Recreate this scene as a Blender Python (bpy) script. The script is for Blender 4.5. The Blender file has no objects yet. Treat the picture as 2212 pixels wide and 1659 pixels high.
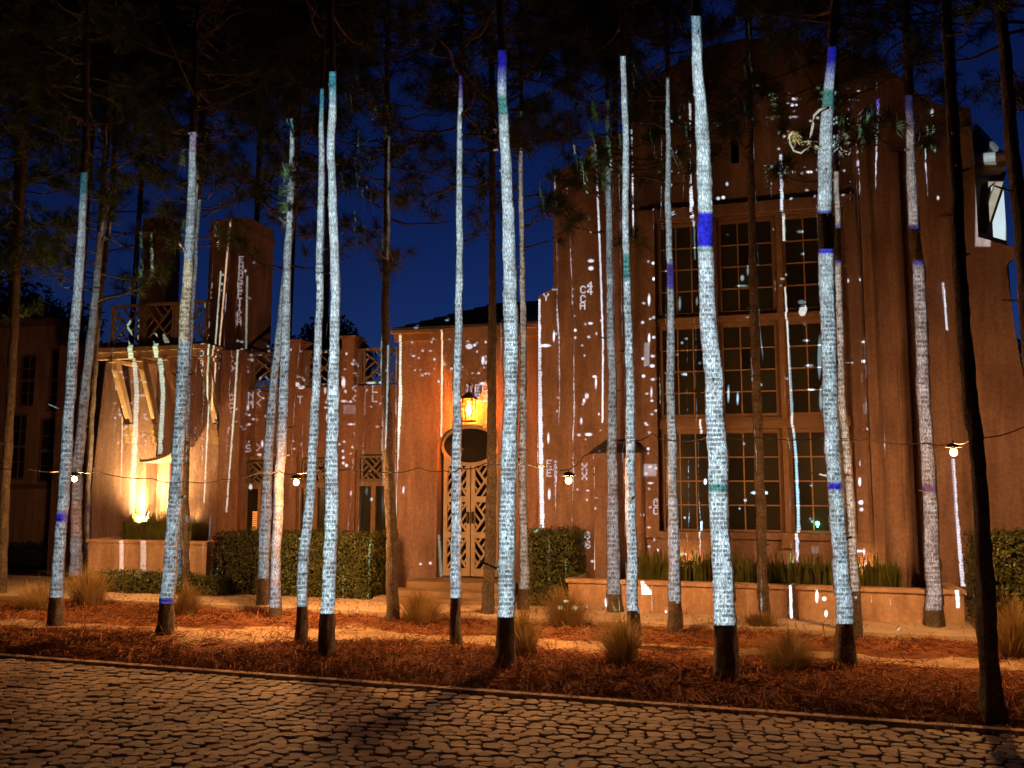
import bpy, bmesh, math, random
import numpy as np
from mathutils import Vector, noise

random.seed(11)
rng = np.random.default_rng(7)
S = bpy.context.scene
COL = S.collection
R = math.radians

# ------------------------------------------------------------------ camera
F = 1900.0                      # focal length in units of a 2212 px wide picture
PW, PH = 2212.0, 1659.0
EYE = 1.75
PITCH = math.atan(210.5 / F)
cam = bpy.data.cameras.new('camera')
cam.sensor_width = 36.0
cam.lens = 36.0 * F / PW
cam.clip_end = 2000
cam_o = bpy.data.objects.new('camera', cam)
COL.objects.link(cam_o)
cam_o.location = (0, 0, EYE)
cam_o.rotation_euler = (R(90) + PITCH, 0, 0)
S.camera = cam_o

# ------------------------------------------------------------------ sky (deep dusk)
W = bpy.data.worlds.new('World')
S.world = W
W.use_nodes = True
nt = W.node_tree
bg = nt.nodes['Background']
sky = nt.nodes.new('ShaderNodeTexSky')
sky.sky_type = 'NISHITA'
sky.sun_disc = False
sky.sun_elevation = R(-5.0)
sky.sun_rotation = R(15)
sky.altitude = 10
tint = nt.nodes.new('ShaderNodeMix')
tint.data_type = 'RGBA'
tint.blend_type = 'MULTIPLY'
tint.inputs[0].default_value = 1.0
nt.links.new(sky.outputs[0], tint.inputs[6])
tint.inputs[7].default_value = (0.09, 0.24, 1.0, 1)
nt.links.new(tint.outputs[2], bg.inputs[0])
bg.inputs[1].default_value = 1.7

# ------------------------------------------------------------------ render settings
S.render.engine = 'CYCLES'
S.view_settings.view_transform = 'Standard'
S.view_settings.look = 'None'
S.view_settings.exposure = 0.0
S.view_settings.gamma = 1.0
S.view_settings.use_curve_mapping = False
S.cycles.use_denoising = True
S.cycles.max_bounces = 4
S.cycles.diffuse_bounces = 2
S.cycles.glossy_bounces = 2
S.cycles.sample_clamp_indirect = 3.0
S.cycles.use_light_tree = True

E_PROJ, E_BULB, E_LANTERN, E_UP = 31000.0, 385.0, 950.0, 110.0
PROJ = Vector((-1.5, 0.0, EYE))          # the projector stands a step left of the camera
SW, SH = 2700, 1700                       # its slide, in the same angular scale as F
SCX, SCY = 1350.0, 850.0

# ------------------------------------------------------------------ geometry helpers
CP, SP = math.cos(PITCH), math.sin(PITCH)
A = R(15.5)                              # the facade is turned so that its right end comes nearer
CA, SA = math.cos(A), math.sin(A)

def ray(px, py):
    dx = (px - PW / 2) / F
    dy = (PH / 2 - py) / F
    return Vector((dx, CP - dy * SP, SP + dy * CP))

def lp(px, py, v):
    """measured picture point -> (u, z) on the facade plane at depth v"""
    d = ray(px, py)
    t = v / (d.x * SA + d.y * CA)
    return ((d.x * CA - d.y * SA) * t, EYE + d.z * t)

def gp(px, py, z=0.0):
    d = ray(px, py)
    t = (z - EYE) / d.z
    return Vector((d.x * t, d.y * t, z))

def at(px, py, Y):
    d = ray(px, py)
    t = Y / d.y
    return Vector((d.x * t, Y, EYE + d.z * t))

def uv2w(u, v, z=0.0):
    return Vector((u * CA + v * SA, -u * SA + v * CA, z))

def slide(p):
    """where a point of the place falls on the projector's slide"""
    q = p - PROJ
    dep = q.y * CP + q.z * SP
    up = -q.y * SP + q.z * CP
    return SCX + F * q.x / dep, SCY - F * up / dep

def screen(p):
    q = p - Vector((0, 0, EYE))
    dep = q.y * CP + q.z * SP
    up = -q.y * SP + q.z * CP
    return PW / 2 + F * q.x / dep, PH / 2 - F * up / dep, dep

class MB:
    def __init__(s):
        s.v = []; s.f = []; s.m = []
    def add(s, vs, fs):
        b = len(s.v)
        s.v += [tuple(x) for x in vs]
        s.f += [tuple(b + i for i in f) for f in fs]
        return s
    def box(s, x0, x1, y0, y1, z0, z1):
        return s.add([(x0,y0,z0),(x1,y0,z0),(x1,y1,z0),(x0,y1,z0),(x0,y0,z1),(x1,y0,z1),(x1,y1,z1),(x0,y1,z1)],
              [(0,3,2,1),(4,5,6,7),(0,1,5,4),(1,2,6,5),(2,3,7,6),(3,0,4,7)])
    def bar(s, a, b, w, y0, y1):
        """flat bar in the facade plane from a to b (u,z), w wide, y0..y1 deep"""
        ax, az = a; bx, bz = b
        L = math.hypot(bx-ax, bz-az) or 1e-6
        nx, nz = -(bz-az)/L*w/2, (bx-ax)/L*w/2
        q = [(ax+nx,az+nz),(bx+nx,bz+nz),(bx-nx,bz-nz),(ax-nx,az-nz)]
        return s.prism(q, y0, y1)
    def prism(s, poly, y0, y1):
        n = len(poly)
        vs = [(u, y0, z) for u, z in poly] + [(u, y1, z) for u, z in poly]
        fs = [tuple(range(n)), tuple(range(2*n-1, n-1, -1))]
        for i in range(n):
            j = (i+1) % n
            fs.append((i, i+n, j+n, j))
        return s.add(vs, fs)
    def tube(s, pts, rad, seg=8, cap=True):
        pts = [Vector(p) for p in pts]
        b = len(s.v)
        n = len(pts)
        for i, p in enumerate(pts):
            t = (pts[min(i+1, n-1)] - pts[max(i-1, 0)]).normalized()
            ref = Vector((0,0,1)) if abs(t.z) < .9 else Vector((1,0,0))
            a = t.cross(ref).normalized(); c = t.cross(a)
            r = rad[i] if isinstance(rad, (list, tuple)) else rad
            for k in range(seg):
                th = 2*math.pi*k/seg
                s.v.append(tuple(p + (a*math.cos(th) + c*math.sin(th))*r))
        for i in range(n-1):
            for k in range(seg):
                k2 = (k+1) % seg
                s.f.append((b+i*seg+k, b+i*seg+k2, b+(i+1)*seg+k2, b+(i+1)*seg+k))
        if cap:
            s.f.append(tuple(b+k for k in range(seg))[::-1])
            s.f.append(tuple(b+(n-1)*seg+k for k in range(seg)))
        return s
    def lathe(s, prof, c, seg=12):
        b = len(s.v)
        for r, z in prof:
            for k in range(seg):
                th = 2*math.pi*k/seg
                s.v.append((c[0]+r*math.cos(th), c[1]+r*math.sin(th), c[2]+z))
        for i in range(len(prof)-1):
            for k in range(seg):
                k2 = (k+1) % seg
                s.f.append((b+i*seg+k, b+i*seg+k2, b+(i+1)*seg+k2, b+(i+1)*seg+k))
        return s
    def mesh(s, name):
        me = bpy.data.meshes.new(name)
        me.from_pydata(s.v, [], s.f)
        me.update()
        return me
    def build(s, name, mat, parent=None, smooth=False, fix=True):
        me = s.mesh(name)
        if fix:
            bm = bmesh.new(); bm.from_mesh(me)
            bmesh.ops.recalc_face_normals(bm, faces=bm.faces)
            bm.to_mesh(me); bm.free()
        return link(name, me, mat, parent, smooth)

def link(name, me, mat, parent=None, smooth=False):
    if mat is not None and len(me.materials) == 0:
        me.materials.append(mat)
    if smooth:
        me.polygons.foreach_set('use_smooth', [True]*len(me.polygons))
    o = bpy.data.objects.new(name, me)
    COL.objects.link(o)
    if parent is not None:
        o.parent = parent
    return o

def np_mesh(name, V, Fc, nper):
    """fast mesh: V (n,3) array, Fc (m,nper) array"""
    me = bpy.data.meshes.new(name)
    me.vertices.add(len(V)); me.vertices.foreach_set('co', np.asarray(V, np.float32).ravel())
    m = len(Fc)
    me.loops.add(m*nper); me.loops.foreach_set('vertex_index', np.asarray(Fc, np.int32).ravel())
    me.polygons.add(m)
    me.polygons.foreach_set('loop_start', np.arange(0, m*nper, nper, dtype=np.int32))
    me.polygons.foreach_set('loop_total', np.full(m, nper, np.int32))
    me.update(calc_edges=True)
    return me

def holed(outer, holes, y0, y1):
    """wall panel in the facade plane with openings, y0 front, y1 back"""
    bm = bmesh.new()
    loops = []
    edges = []
    for loop in [outer] + holes:
        vs = [bm.verts.new((u, y0, z)) for u, z in loop]
        es = [bm.edges.new((vs[i], vs[(i+1) % len(vs)])) for i in range(len(vs))]
        loops.append(vs); edges += es
    bmesh.ops.triangle_fill(bm, use_beauty=True, use_dissolve=False, edges=edges)
    front = list(bm.faces)
    mp = {}
    for v in list(bm.verts):
        mp[v] = bm.verts.new((v.co.x, y1, v.co.z))
    for f in front:
        bm.faces.new([mp[v] for v in reversed(f.verts)])
    for vs in loops:
        for i in range(len(vs)):
            a, b = vs[i], vs[(i+1) % len(vs)]
            bm.faces.new((a, b, mp[b], mp[a]))
    bmesh.ops.recalc_face_normals(bm, faces=bm.faces)
    me = bpy.data.meshes.new('wall')
    bm.to_mesh(me); bm.free()
    return me

def tag(o, label=None, cat=None, group=None, kind=None):
    if label: o['label'] = label
    if cat: o['category'] = cat
    if group: o['group'] = group
    if kind: o['kind'] = kind
    return o

def empty(name, loc=(0,0,0), rz=0.0):
    o = bpy.data.objects.new(name, None)
    COL.objects.link(o)
    o.location = loc; o.rotation_euler = (0, 0, rz)
    o.empty_display_size = .2
    return o

# ------------------------------------------------------------------ materials
def mat(name, col, rough=.8, var=.25, scale=6.0, bump=.0, bscale=40., col2=None, stretch=(1,1,1), spec=.3, detail=6):
    m = bpy.data.materials.new(name); m.use_nodes = True
    n = m.node_tree.nodes; l = m.node_tree.links
    p = n['Principled BSDF']
    p.inputs['Roughness'].default_value = rough
    p.inputs['Specular IOR Level'].default_value = spec
    tc = n.new('ShaderNodeTexCoord'); mp = n.new('ShaderNodeMapping')
    mp.inputs['Scale'].default_value = stretch
    l.new(tc.outputs['Object'], mp.inputs[0])
    nz = n.new('ShaderNodeTexNoise'); nz.inputs['Scale'].default_value = scale; nz.inputs['Detail'].default_value = detail
    l.new(mp.outputs[0], nz.inputs[0])
    rp = n.new('ShaderNodeValToRGB')
    c2 = col2 or tuple(c*(1-var) for c in col)
    c1 = tuple(min(1, c*(1+var*.6)) for c in col) if col2 is None else col
    rp.color_ramp.elements[0].position = .3; rp.color_ramp.elements[1].position = .7
    rp.color_ramp.elements[0].color = (*c2, 1); rp.color_ramp.elements[1].color = (*c1, 1)
    l.new(nz.outputs[0], rp.inputs[0]); l.new(rp.outputs[0], p.inputs['Base Color'])
    if bump:
        nb = n.new('ShaderNodeTexNoise'); nb.inputs['Scale'].default_value = bscale; nb.inputs['Detail'].default_value = 4
        l.new(mp.outputs[0], nb.inputs[0])
        bp = n.new('ShaderNodeBump'); bp.inputs['Strength'].default_value = bump; bp.inputs['Distance'].default_value = .02
        l.new(nb.outputs[0], bp.inputs['Height']); l.new(bp.outputs[0], p.inputs['Normal'])
    return m

def emis(name, col, st):
    m = bpy.data.materials.new(name); m.use_nodes = True
    n = m.node_tree.nodes; n.clear()
    e = n.new('ShaderNodeEmission'); e.inputs[0].default_value = (*col, 1); e.inputs[1].default_value = st
    o = n.new('ShaderNodeOutputMaterial'); m.node_tree.links.new(e.outputs[0], o.inputs[0])
    m.cycles.emission_sampling = 'NONE'
    return m

def bark_mat():
    m = bpy.data.materials.new('pine_bark'); m.use_nodes = True
    n = m.node_tree.nodes; l = m.node_tree.links
    p = n['Principled BSDF']; p.inputs['Roughness'].default_value = .95; p.inputs['Specular IOR Level'].default_value = .1
    tc = n.new('ShaderNodeTexCoord'); mp = n.new('ShaderNodeMapping'); mp.inputs['Scale'].default_value = (1, 1, .38)
    l.new(tc.outputs['Object'], mp.inputs[0])
    nz = n.new('ShaderNodeTexNoise'); nz.inputs['Scale'].default_value = 14; nz.inputs['Detail'].default_value = 5
    l.new(mp.outputs[0], nz.inputs[0])
    mx = n.new('ShaderNodeVectorMath'); mx.operation = 'ADD'
    sc = n.new('ShaderNodeVectorMath'); sc.operation = 'SCALE'; sc.inputs['Scale'].default_value = .05
    l.new(nz.outputs['Color'], sc.inputs[0]); l.new(mp.outputs[0], mx.inputs[0]); l.new(sc.outputs[0], mx.inputs[1])
    vo = n.new('ShaderNodeTexVoronoi'); vo.feature = 'DISTANCE_TO_EDGE'; vo.inputs['Scale'].default_value = 48
    l.new(mx.outputs[0], vo.inputs['Vector'])
    rp = n.new('ShaderNodeValToRGB')
    e = rp.color_ramp.elements
    e[0].position = .0; e[0].color = (.075, .058, .050, 1)
    e[1].position = .14; e[1].color = (.165, .140, .125, 1)
    x = e.new(.6); x.color = (.215, .190, .175, 1)
    l.new(vo.outputs['Distance'], rp.inputs[0])
    mr = n.new('ShaderNodeMix'); mr.data_type = 'RGBA'; mr.blend_type = 'MULTIPLY'; mr.inputs[0].default_value = .6
    rr = n.new('ShaderNodeValToRGB'); rr.color_ramp.elements[0].color = (.42, .35, .31, 1); rr.color_ramp.elements[1].color = (1, 1, 1, 1)
    rr.color_ramp.elements[0].position = .35; rr.color_ramp.elements[1].position = .65
    n2 = n.new('ShaderNodeTexNoise'); n2.inputs['Scale'].default_value = 9; n2.inputs['Detail'].default_value = 6
    l.new(tc.outputs['Object'], n2.inputs[0]); l.new(n2.outputs[0], rr.inputs[0])
    l.new(rp.outputs[0], mr.inputs[6]); l.new(rr.outputs[0], mr.inputs[7]); l.new(mr.outputs[2], p.inputs['Base Color'])
    bp = n.new('ShaderNodeBump'); bp.inputs['Strength'].default_value = 1.0; bp.inputs['Distance'].default_value = .025
    l.new(rp.outputs[0], bp.inputs['Height']); l.new(bp.outputs[0], p.inputs['Normal'])
    return m

M = {}
M['stucco'] = mat('ochre_stucco', (.375, .252, .23), .92, .16, 1.3, .35, 55, spec=.15)
M['stucco_red'] = mat('red_stucco', (.37, .215, .18), .92, .18, 1.5, .35, 55, spec=.15)
M['far_stucco'] = mat('far_stucco', (.74, .48, .33), .92, .16, 1.5, .3, 55, spec=.15)
M['white_wall'] = mat('white_stucco', (.72, .72, .70), .9, .08, 2, .2, 60, spec=.15)
M['planter'] = mat('planter_render', (.68, .48, .37), .9, .15, 2.5, .3, 60, spec=.15)
M['trim'] = mat('painted_trim', (.30, .185, .125), .65, .2, 8, .1, 80)
M['muntin'] = mat('muntin_paint', (.42, .27, .18), .6, .15, 8)
M['door'] = mat('door_paint', (.50, .40, .32), .55, .15, 10, .1, 90)
M['glass'] = mat('dark_glass', (.020, .021, .016), .28, .5, .8, spec=.35, col2=(.034, .033, .025))
M['dark'] = mat('dark_opening', (.012, .010, .009), .8, .3, 3)
M['roof'] = mat('dark_roof_metal', (.075, .065, .07), .55, .3, 5, .1, 50)
M['iron'] = mat('dark_iron', (.03, .026, .022), .5, .3, 12)
M['timber'] = mat('painted_timber', (.43, .31, .21), .7, .2, 9, .15, 60)
M['rail'] = mat('rail_paint', (.24, .17, .13), .6, .25, 9)
M['bark'] = bark_mat()
M['needles'] = mat('pine_needles', (.060, .085, .025), .55, .5, 3)
M['branch'] = mat('branch_bark', (.10, .075, .055), .9, .4, 14, .4, 60)
M['straw'] = mat('pine_straw', (.46, .19, .075), .8, .5, 1.3, col2=(.21, .075, .03))
M['bed'] = mat('needle_litter', (.26, .095, .038), .95, .4, 5, .9, 46, col2=(.09, .03, .012), detail=10)
M['sand'] = mat('crushed_shell_path', (.50, .36, .23), .95, .2, 4.5, .9, 30, col2=(.26, .16, .09), detail=9)
M['walk'] = mat('concrete_walk', (.60, .48, .36), .9, .2, 4, .3, 50)
M['soil'] = mat('ground_soil', (.06, .04, .025), .95, .4, 3, .5, 30)
M['cobble'] = mat('granite_cobble', (.44, .335, .255), .75, .4, 2.3, .4, 42, col2=(.25, .185, .14), spec=.4)
M['joint'] = mat('joint_sand', (.018, .014, .011), .98, .4, 12, .5, 60)
M['kerb'] = mat('kerb_granite', (.46, .34, .26), .8, .3, 4, .4, 50)
M['leaf'] = mat('hedge_leaf', (.085, .105, .03), .5, .5, 9, spec=.4)
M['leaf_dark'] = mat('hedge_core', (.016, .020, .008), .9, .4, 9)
M['reed'] = mat('horsetail_reed', (.20, .22, .05), .5, .5, 7)
M['grass'] = mat('dry_grass', (.46, .32, .13), .7, .5, 5, col2=(.22, .15, .06))
def translucent(m, k):
    n = m.node_tree.nodes; l = m.node_tree.links
    p = n['Principled BSDF']; o = n['Material Output']
    src = p.inputs['Base Color'].links[0].from_socket
    t = n.new('ShaderNodeBsdfTranslucent'); l.new(src, t.inputs[0])
    x = n.new('ShaderNodeMixShader'); x.inputs[0].default_value = k
    l.new(p.outputs[0], x.inputs[1]); l.new(t.outputs[0], x.inputs[2]); l.new(x.outputs[0], o.inputs[0])
for q in ('reed', 'grass', 'needles'):
    translucent(M[q], .4)
def stains(m, k=.45):
    n = m.node_tree.nodes; l = m.node_tree.links
    p = n['Principled BSDF']; src = p.inputs['Base Color'].links[0].from_socket
    tc = n.new('ShaderNodeTexCoord'); mp = n.new('ShaderNodeMapping'); mp.inputs['Scale'].default_value = (1, 1, .16)
    l.new(tc.outputs['Object'], mp.inputs[0])
    a = n.new('ShaderNodeTexNoise'); a.inputs['Scale'].default_value = 5.5; a.inputs['Detail'].default_value = 8; a.inputs['Roughness'].default_value = .65
    l.new(mp.outputs[0], a.inputs[0])
    b = n.new('ShaderNodeTexNoise'); b.inputs['Scale'].default_value = 22; b.inputs['Detail'].default_value = 5
    l.new(tc.outputs['Object'], b.inputs[0])
    last = src
    for t_, lo_, hi_, dark in ((a, .40, .62, (.62,.56,.52,1)), (b, .35, .65, (.78,.76,.74,1))):
        r_ = n.new('ShaderNodeValToRGB'); r_.color_ramp.elements[0].position = lo_; r_.color_ramp.elements[1].position = hi_
        r_.color_ramp.elements[0].color = dark; r_.color_ramp.elements[1].color = (1.08,1.08,1.08,1)
        l.new(t_.outputs[0], r_.inputs[0])
        x = n.new('ShaderNodeMix'); x.data_type = 'RGBA'; x.blend_type = 'MULTIPLY'; x.inputs[0].default_value = k
        l.new(last, x.inputs[6]); l.new(r_.outputs[0], x.inputs[7]); last = x.outputs[2]
    l.new(last, p.inputs['Base Color'])
for q, k in (('stucco', .75), ('stucco_red', .75), ('planter', .6), ('far_stucco', .6)):
    stains(M[q], k)
def vary(m, lo_, hi_, island=False):
    n = m.node_tree.nodes; l = m.node_tree.links
    p = n['Principled BSDF']; src = p.inputs['Base Color'].links[0].from_socket
    oi = n.new('ShaderNodeObjectInfo'); v = oi.outputs['Random']
    if island:
        g_ = n.new('ShaderNodeNewGeometry'); ad = n.new('ShaderNodeMath'); ad.operation = 'ADD'
        l.new(v, ad.inputs[0]); l.new(g_.outputs['Random Per Island'], ad.inputs[1])
        fr = n.new('ShaderNodeMath'); fr.operation = 'FRACT'; l.new(ad.outputs[0], fr.inputs[0]); v = fr.outputs[0]
    mr = n.new('ShaderNodeMapRange'); mr.inputs[3].default_value = lo_; mr.inputs[4].default_value = hi_
    l.new(v, mr.inputs[0])
    x = n.new('ShaderNodeVectorMath'); x.operation = 'SCALE'; l.new(src, x.inputs[0]); l.new(mr.outputs[0], x.inputs['Scale'])
    l.new(x.outputs[0], p.inputs['Base Color'])
vary(M['cobble'], .68, 1.12, True)
vary(M['glass'], .5, 1.7)
vary(M['straw'], .45, 1.15, True)
M['step'] = mat('stone_step', (.36, .25, .17), .85, .25, 5, .3, 40)
M['cable'] = mat('black_cable', (.015, .013, .012), .6, .2, 9)
M['bulb'] = emis('string_bulb', (1.0, .45, .12), 30.0)
M['lantern_glow'] = emis('lantern_glow', (1.0, .42, .09), 25.0)
M['up_glow'] = emis('uplight_lens', (1.0, .68, .22), 60.0)
M['blind_glow'] = emis('lit_blind', (1.0, .26, .04), 1.3)
M['green_glow'] = emis('green_signal', (.1, 1.0, .45), 9.0)

# ================================================================== GROUND
g = MB().add([(-300,-60,-.12),(300,-60,-.12),(300,400,-.12),(-300,400,-.12)], [(0,1,2,3)])
tag(g.build('ground', M['soil']), kind='structure')

# kerb line, in the road's own frame: s along the kerb, t away from the camera
K0, K1 = gp(0, 1420), gp(2212, 1587)
KD = (K1 - K0).normalized(); KN = Vector((-KD.y, KD.x, 0))
if KN.y < 0: KN = -KN
def rw(s, t, z=0.0):
    p = K0 + KD*s + KN*t
    return Vector((p.x, p.y, z))

# planting bed between kerb and walk: one undulating sheet of needle litter
def bed_h(x, y):
    p = Vector((x, y, 0))
    return .035*noise.noise(p*.9) + .022*noise.noise(p*2.7) + .012*noise.noise(p*7) + .01
nx, ny = 190, 90
V = np.zeros((nx*ny, 3)); Fc = []
for j in range(ny):
    for i in range(nx):
        s = -8 + 27*i/(nx-1)
        t = .075 + 6.2*j/(ny-1)
        p = rw(s, t)
        h = bed_h(p.x, p.y)
        k = min(1, (t-.075)/.25)
        V[j*nx+i] = (p.x, p.y, h*k + .045*k*math.exp(-((t-.7)/.8)**2) - .012*(1-k))
for j in range(ny-1):
    for i in range(nx-1):
        a = j*nx+i
        Fc.append((a, a+1, a+nx+1, a+nx))
bed = link('planting_bed', np_mesh('planting_bed', V, Fc, 4), M['bed'], smooth=True)
tag(bed, kind='structure')
def bed_z(x, y):
    q = Vector((x, y, 0)) - K0
    t = q.dot(KN)
    k = max(0, min(1, (t-.075)/.25))
    return bed_h(x, y)*k + .045*k*math.exp(-((t-.7)/.8)**2) - .012*(1-k)

# winding path of crushed shell
def ribbon(name, m, top, bot, lift, n=150, wob=.05):
    mb = MB(); xs = np.linspace(-160, 2380, n)
    tx, ty = zip(*top); bx, by = zip(*bot)
    rows = 7
    for i, x in enumerate(xs):
        y0 = np.interp(x, tx, ty); y1 = np.interp(x, bx, by)
        a = gp(x, y0); b = gp(x, y1)
        a += Vector((0, wob*noise.noise(Vector((x*.021, 3, 0))) + wob*.5*noise.noise(Vector((x*.09, 9, 0))), 0))
        b += Vector((0, wob*noise.noise(Vector((x*.024, 13, 0))) + wob*.5*noise.noise(Vector((x*.1, 19, 0))), 0))
        for r in range(rows):
            p = a.lerp(b, r/(rows-1))
            e = math.sin(math.pi*r/(rows-1))
            mb.v.append((p.x, p.y, bed_z(p.x, p.y) + lift*(e*1.6 - .35)))
    for i in range(n-1):
        for r in range(rows-1):
            q = i*rows+r
            mb.f.append((q, q+rows, q+rows+1, q+1))
    return mb.build(name, m, smooth=True)
o = ribbon('path', M['sand'],
    [(-160,1338),(60,1342),(190,1347),(330,1352),(450,1357),(560,1352),(700,1362),(760,1340),(860,1368),(1000,1372),(1180,1378),(1310,1386),(1480,1398),(1620,1404),(1760,1410),(1900,1416),(2060,1420),(2380,1440)],
    [(-160,1358),(90,1366),(200,1362),(330,1368),(400,1410),(470,1411),(600,1390),(720,1396),(860,1384),(1000,1394),(1160,1402),(1230,1414),(1330,1414),(1450,1402),(1560,1424),(1640,1421),(1780,1428),(1900,1437),(2060,1450),(2380,1470)], .014)
tag(o, kind='structure')
# concrete walk along the building
mb = MB()
mb.add([uv2w(-22, 10.85, .062), uv2w(16, 10.85, .062), uv2w(16, 13.2, .062), uv2w(-22, 13.2, .062),
        uv2w(-22, 10.85, -.1), uv2w(16, 10.85, -.1), uv2w(16, 13.2, -.1), uv2w(-22, 13.2, -.1)],
       [(0,1,2,3),(0,4,5,1),(1,5,6,2),(2,6,7,3),(3,7,4,0)])
tag(mb.build('pavement', M['walk']), kind='structure')

# ------------------------------------------------------------------ cobbled lane
lane = MB().add([rw(-14,-9,-.035), rw(22,-9,-.035), rw(22,.0,-.035), rw(-14,.0,-.035)], [(0,1,2,3)]).build('road', M['joint'])
tag(lane, kind='structure')
kb = MB()
n = 60
for i in range(n+1):
    s = -12 + 30*i/n
    w = .006*noise.noise(Vector((s*3, 0, 0)))
    for t, z in ((-.005+w,-.1), (0+w,.022), (.062+w,.026), (.072+w,-.1)):
        kb.v.append(tuple(rw(s, t, z)))
for i in range(n):
    for k in range(3):
        a = i*4+k
        kb.f.append((a, a+4, a+5, a+1))
tag(kb.build('kerb', M['kerb']), kind='structure')

def cobble_shape(w, d, seed, n=9):
    rr = random.Random(seed)
    vs = []; fs = []
    ex = 1.75 + rr.random()*.8
    ring = []
    ph = rr.random()*.6
    for k in range(n):
        th = 2*math.pi*k/n + ph
        c, s_ = math.cos(th), math.sin(th)
        r = (abs(c)**ex + abs(s_)**ex) ** (-1/ex) * (1 + rr.uniform(-.05, .05))
        ring.append((c*r*w/2, s_*r*d/2))
    tilt = rr.uniform(-.03, .03), rr.uniform(-.03, .03)
    for sc, z in ((1.0, -.05), (1.0, -.011), (.955, -.003), (.90, .0)):
        for x, y in ring:
            vs.append((x*sc, y*sc, z + (x*tilt[0] + y*tilt[1] if z > -.04 else 0)))
    vs.append((0, 0, .0012))
    for r in range(3):
        for k in range(n):
            k2 = (k+1) % n
            fs.append((r*n+k, r*n+k2, (r+1)*n+k2, (r+1)*n+k))
    for k in range(n):
        fs.append((3*n+k, 3*n+(k+1) % n, 4*n))
    return vs, fs

spots = []
row = 0; t = -.075
while t > -4.6:
    pitch_t = .080
    row += 1
    s = -9 + (row % 2)*.058 + random.random()*.02
    while s < 12:
        wd = random.choice((random.uniform(.105, .128), random.uniform(.098, .145)))
        wav = .10*math.sin(s*1.15 + t*.7) + .05*math.sin(s*2.7 + 1 + t)
        sh = random.uniform(-.012, .012)
        p = rw(s + wd/2, min(-.06, t + wav*min(1, -t/1.2) + sh))
        ang = math.atan2(KD.y, KD.x) + math.atan(.115*math.cos(s*1.15 + t*.7)*min(1, -t/1.2)) + random.uniform(-.07, .07)
        spots.append((p.x, p.y, ang, wd + .001, pitch_t*1.19 + random.uniform(-.008, .004), random.random()))
        s += wd
    t -= pitch_t
vis = []
rest = []
for sp_ in spots:
    x, y, dep = screen(Vector((sp_[0], sp_[1], 0)))
    (vis if (10 < x < 2202 and y < 1655) else rest).append((math.hypot(sp_[0], sp_[1]), sp_))
vis.sort(key=lambda q: q[0])
near, far = vis[:300], vis[300:] + rest
variants = []
for k in range(14):
    vs, fs = cobble_shape(1.0*.13, .1, 100+k)
    mbv = MB().add(vs, fs)
    me = mbv.mesh('cobble'); me.materials.append(M['cobble'])
    variants.append(me)
for d_, (x, y, ang, w, d, q) in near:
    o = link('cobble', variants[int(q*997) % 14], None, lane)
    o.location = (x, y, random.gauss(-.001, .0045)); o.rotation_euler = (random.gauss(0,.02), random.gauss(0,.02), ang); o.scale = (w/.13, d/.1, 1)
shapes = [cobble_shape(.13, .1, 300+k) for k in range(24)]
Vs = []; Fs = []; base = 0
quads = []; tris = []
for d_, (x, y, ang, w, d, q) in far:
    if y < 1.0 or abs(x) > 9: continue
    vs, fs = shapes[int(q*997) % 24]
    a = np.array(vs) * np.array([w/.13, d/.1, 1])
    c, s_ = math.cos(ang), math.sin(ang)
    b = np.stack([a[:,0]*c - a[:,1]*s_ + x, a[:,0]*s_ + a[:,1]*c + y, a[:,2] + random.gauss(-.001, .0045)], 1)
    Vs.append(b)
    for f in fs:
        Fs.append(tuple(base+i for i in f))
    base += len(vs)
me = bpy.data.meshes.new('cobbles')
me.from_pydata(np.concatenate(Vs).tolist(), [], Fs); me.update()
o = link('cobbles', me, M['cobble'], lane); o['kind'] = 'stuff'

# ================================================================== BUILDING
BROT = -A
B = empty('building', (0, 0, 0), BROT)
tag(B, 'large ochre stucco hall with gabled tower, round-topped door and tall gridded window', 'building')
VT, VE, VM, VL = 12.6, 12.9, 13.4, 13.2

def poly(pts, v):
    return [lp(x, y, v) for x, y in pts]
def gz(pts, v, zb=-.05):
    """picture outline whose last two points stand on the ground"""
    q = poly(pts, v)
    return q

# --- tower wall with its big window opening
out = poly([(1163,640),(1196,621),(1194,373),(1225,362),(1258,348),(1264,330),(1276,312),(1294,299),(1318,293),(1342,292),
            (1346,262),(1358,222),(1384,186),(1424,158),(1470,132),(1530,100),(1600,84),(1680,80),(1760,90),(1830,112),(1890,138),(1935,160),
            (1969,187),(1996,212),(2042,230),(2096,233),(2104,335),(2113,512),(2200,536),(2204,545),(2196,556),(2178,566),(2174,580),(2189,691),(2236,960)], VT)
ub = out[-1][0] + .45
out = [(out[0][0]-.02, -.1)] + out + [(ub, -.1)]
tl = lp(1419, 480, VT); br = lp(1840, 1152, VT)
TR = lp(1840, 442, VT)
wz0 = lp(1428, 1147, VT)[1]; wz1 = lp(1428, 478, VT)[1]
wu0 = lp(1419, 800, VT)[0]; wu1 = lp(1838, 800, VT)[0]
niche = [lp(1576,250,VT), lp(1594,247,VT), lp(1594,352,VT), lp(1576,354,VT)]
nu0, nu1 = niche[0][0], niche[1][0]
nz0, nz1 = niche[2][1], niche[0][1]
me = holed(out, [[(wu0,wz0),(wu1,wz0),(wu1,wz1),(wu0,wz1)], [(nu0,nz0),(nu1,nz0),(nu1,nz1),(nu0,nz1)]], VT, VT+.45)
link('tower_wall', me, M['stucco'], B)
MB().box(nu0-.05, nu1+.05, VT+.3, VT+.34, nz0-.05, nz1+.05).build('niche_panel', M['dark'], B)
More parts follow.
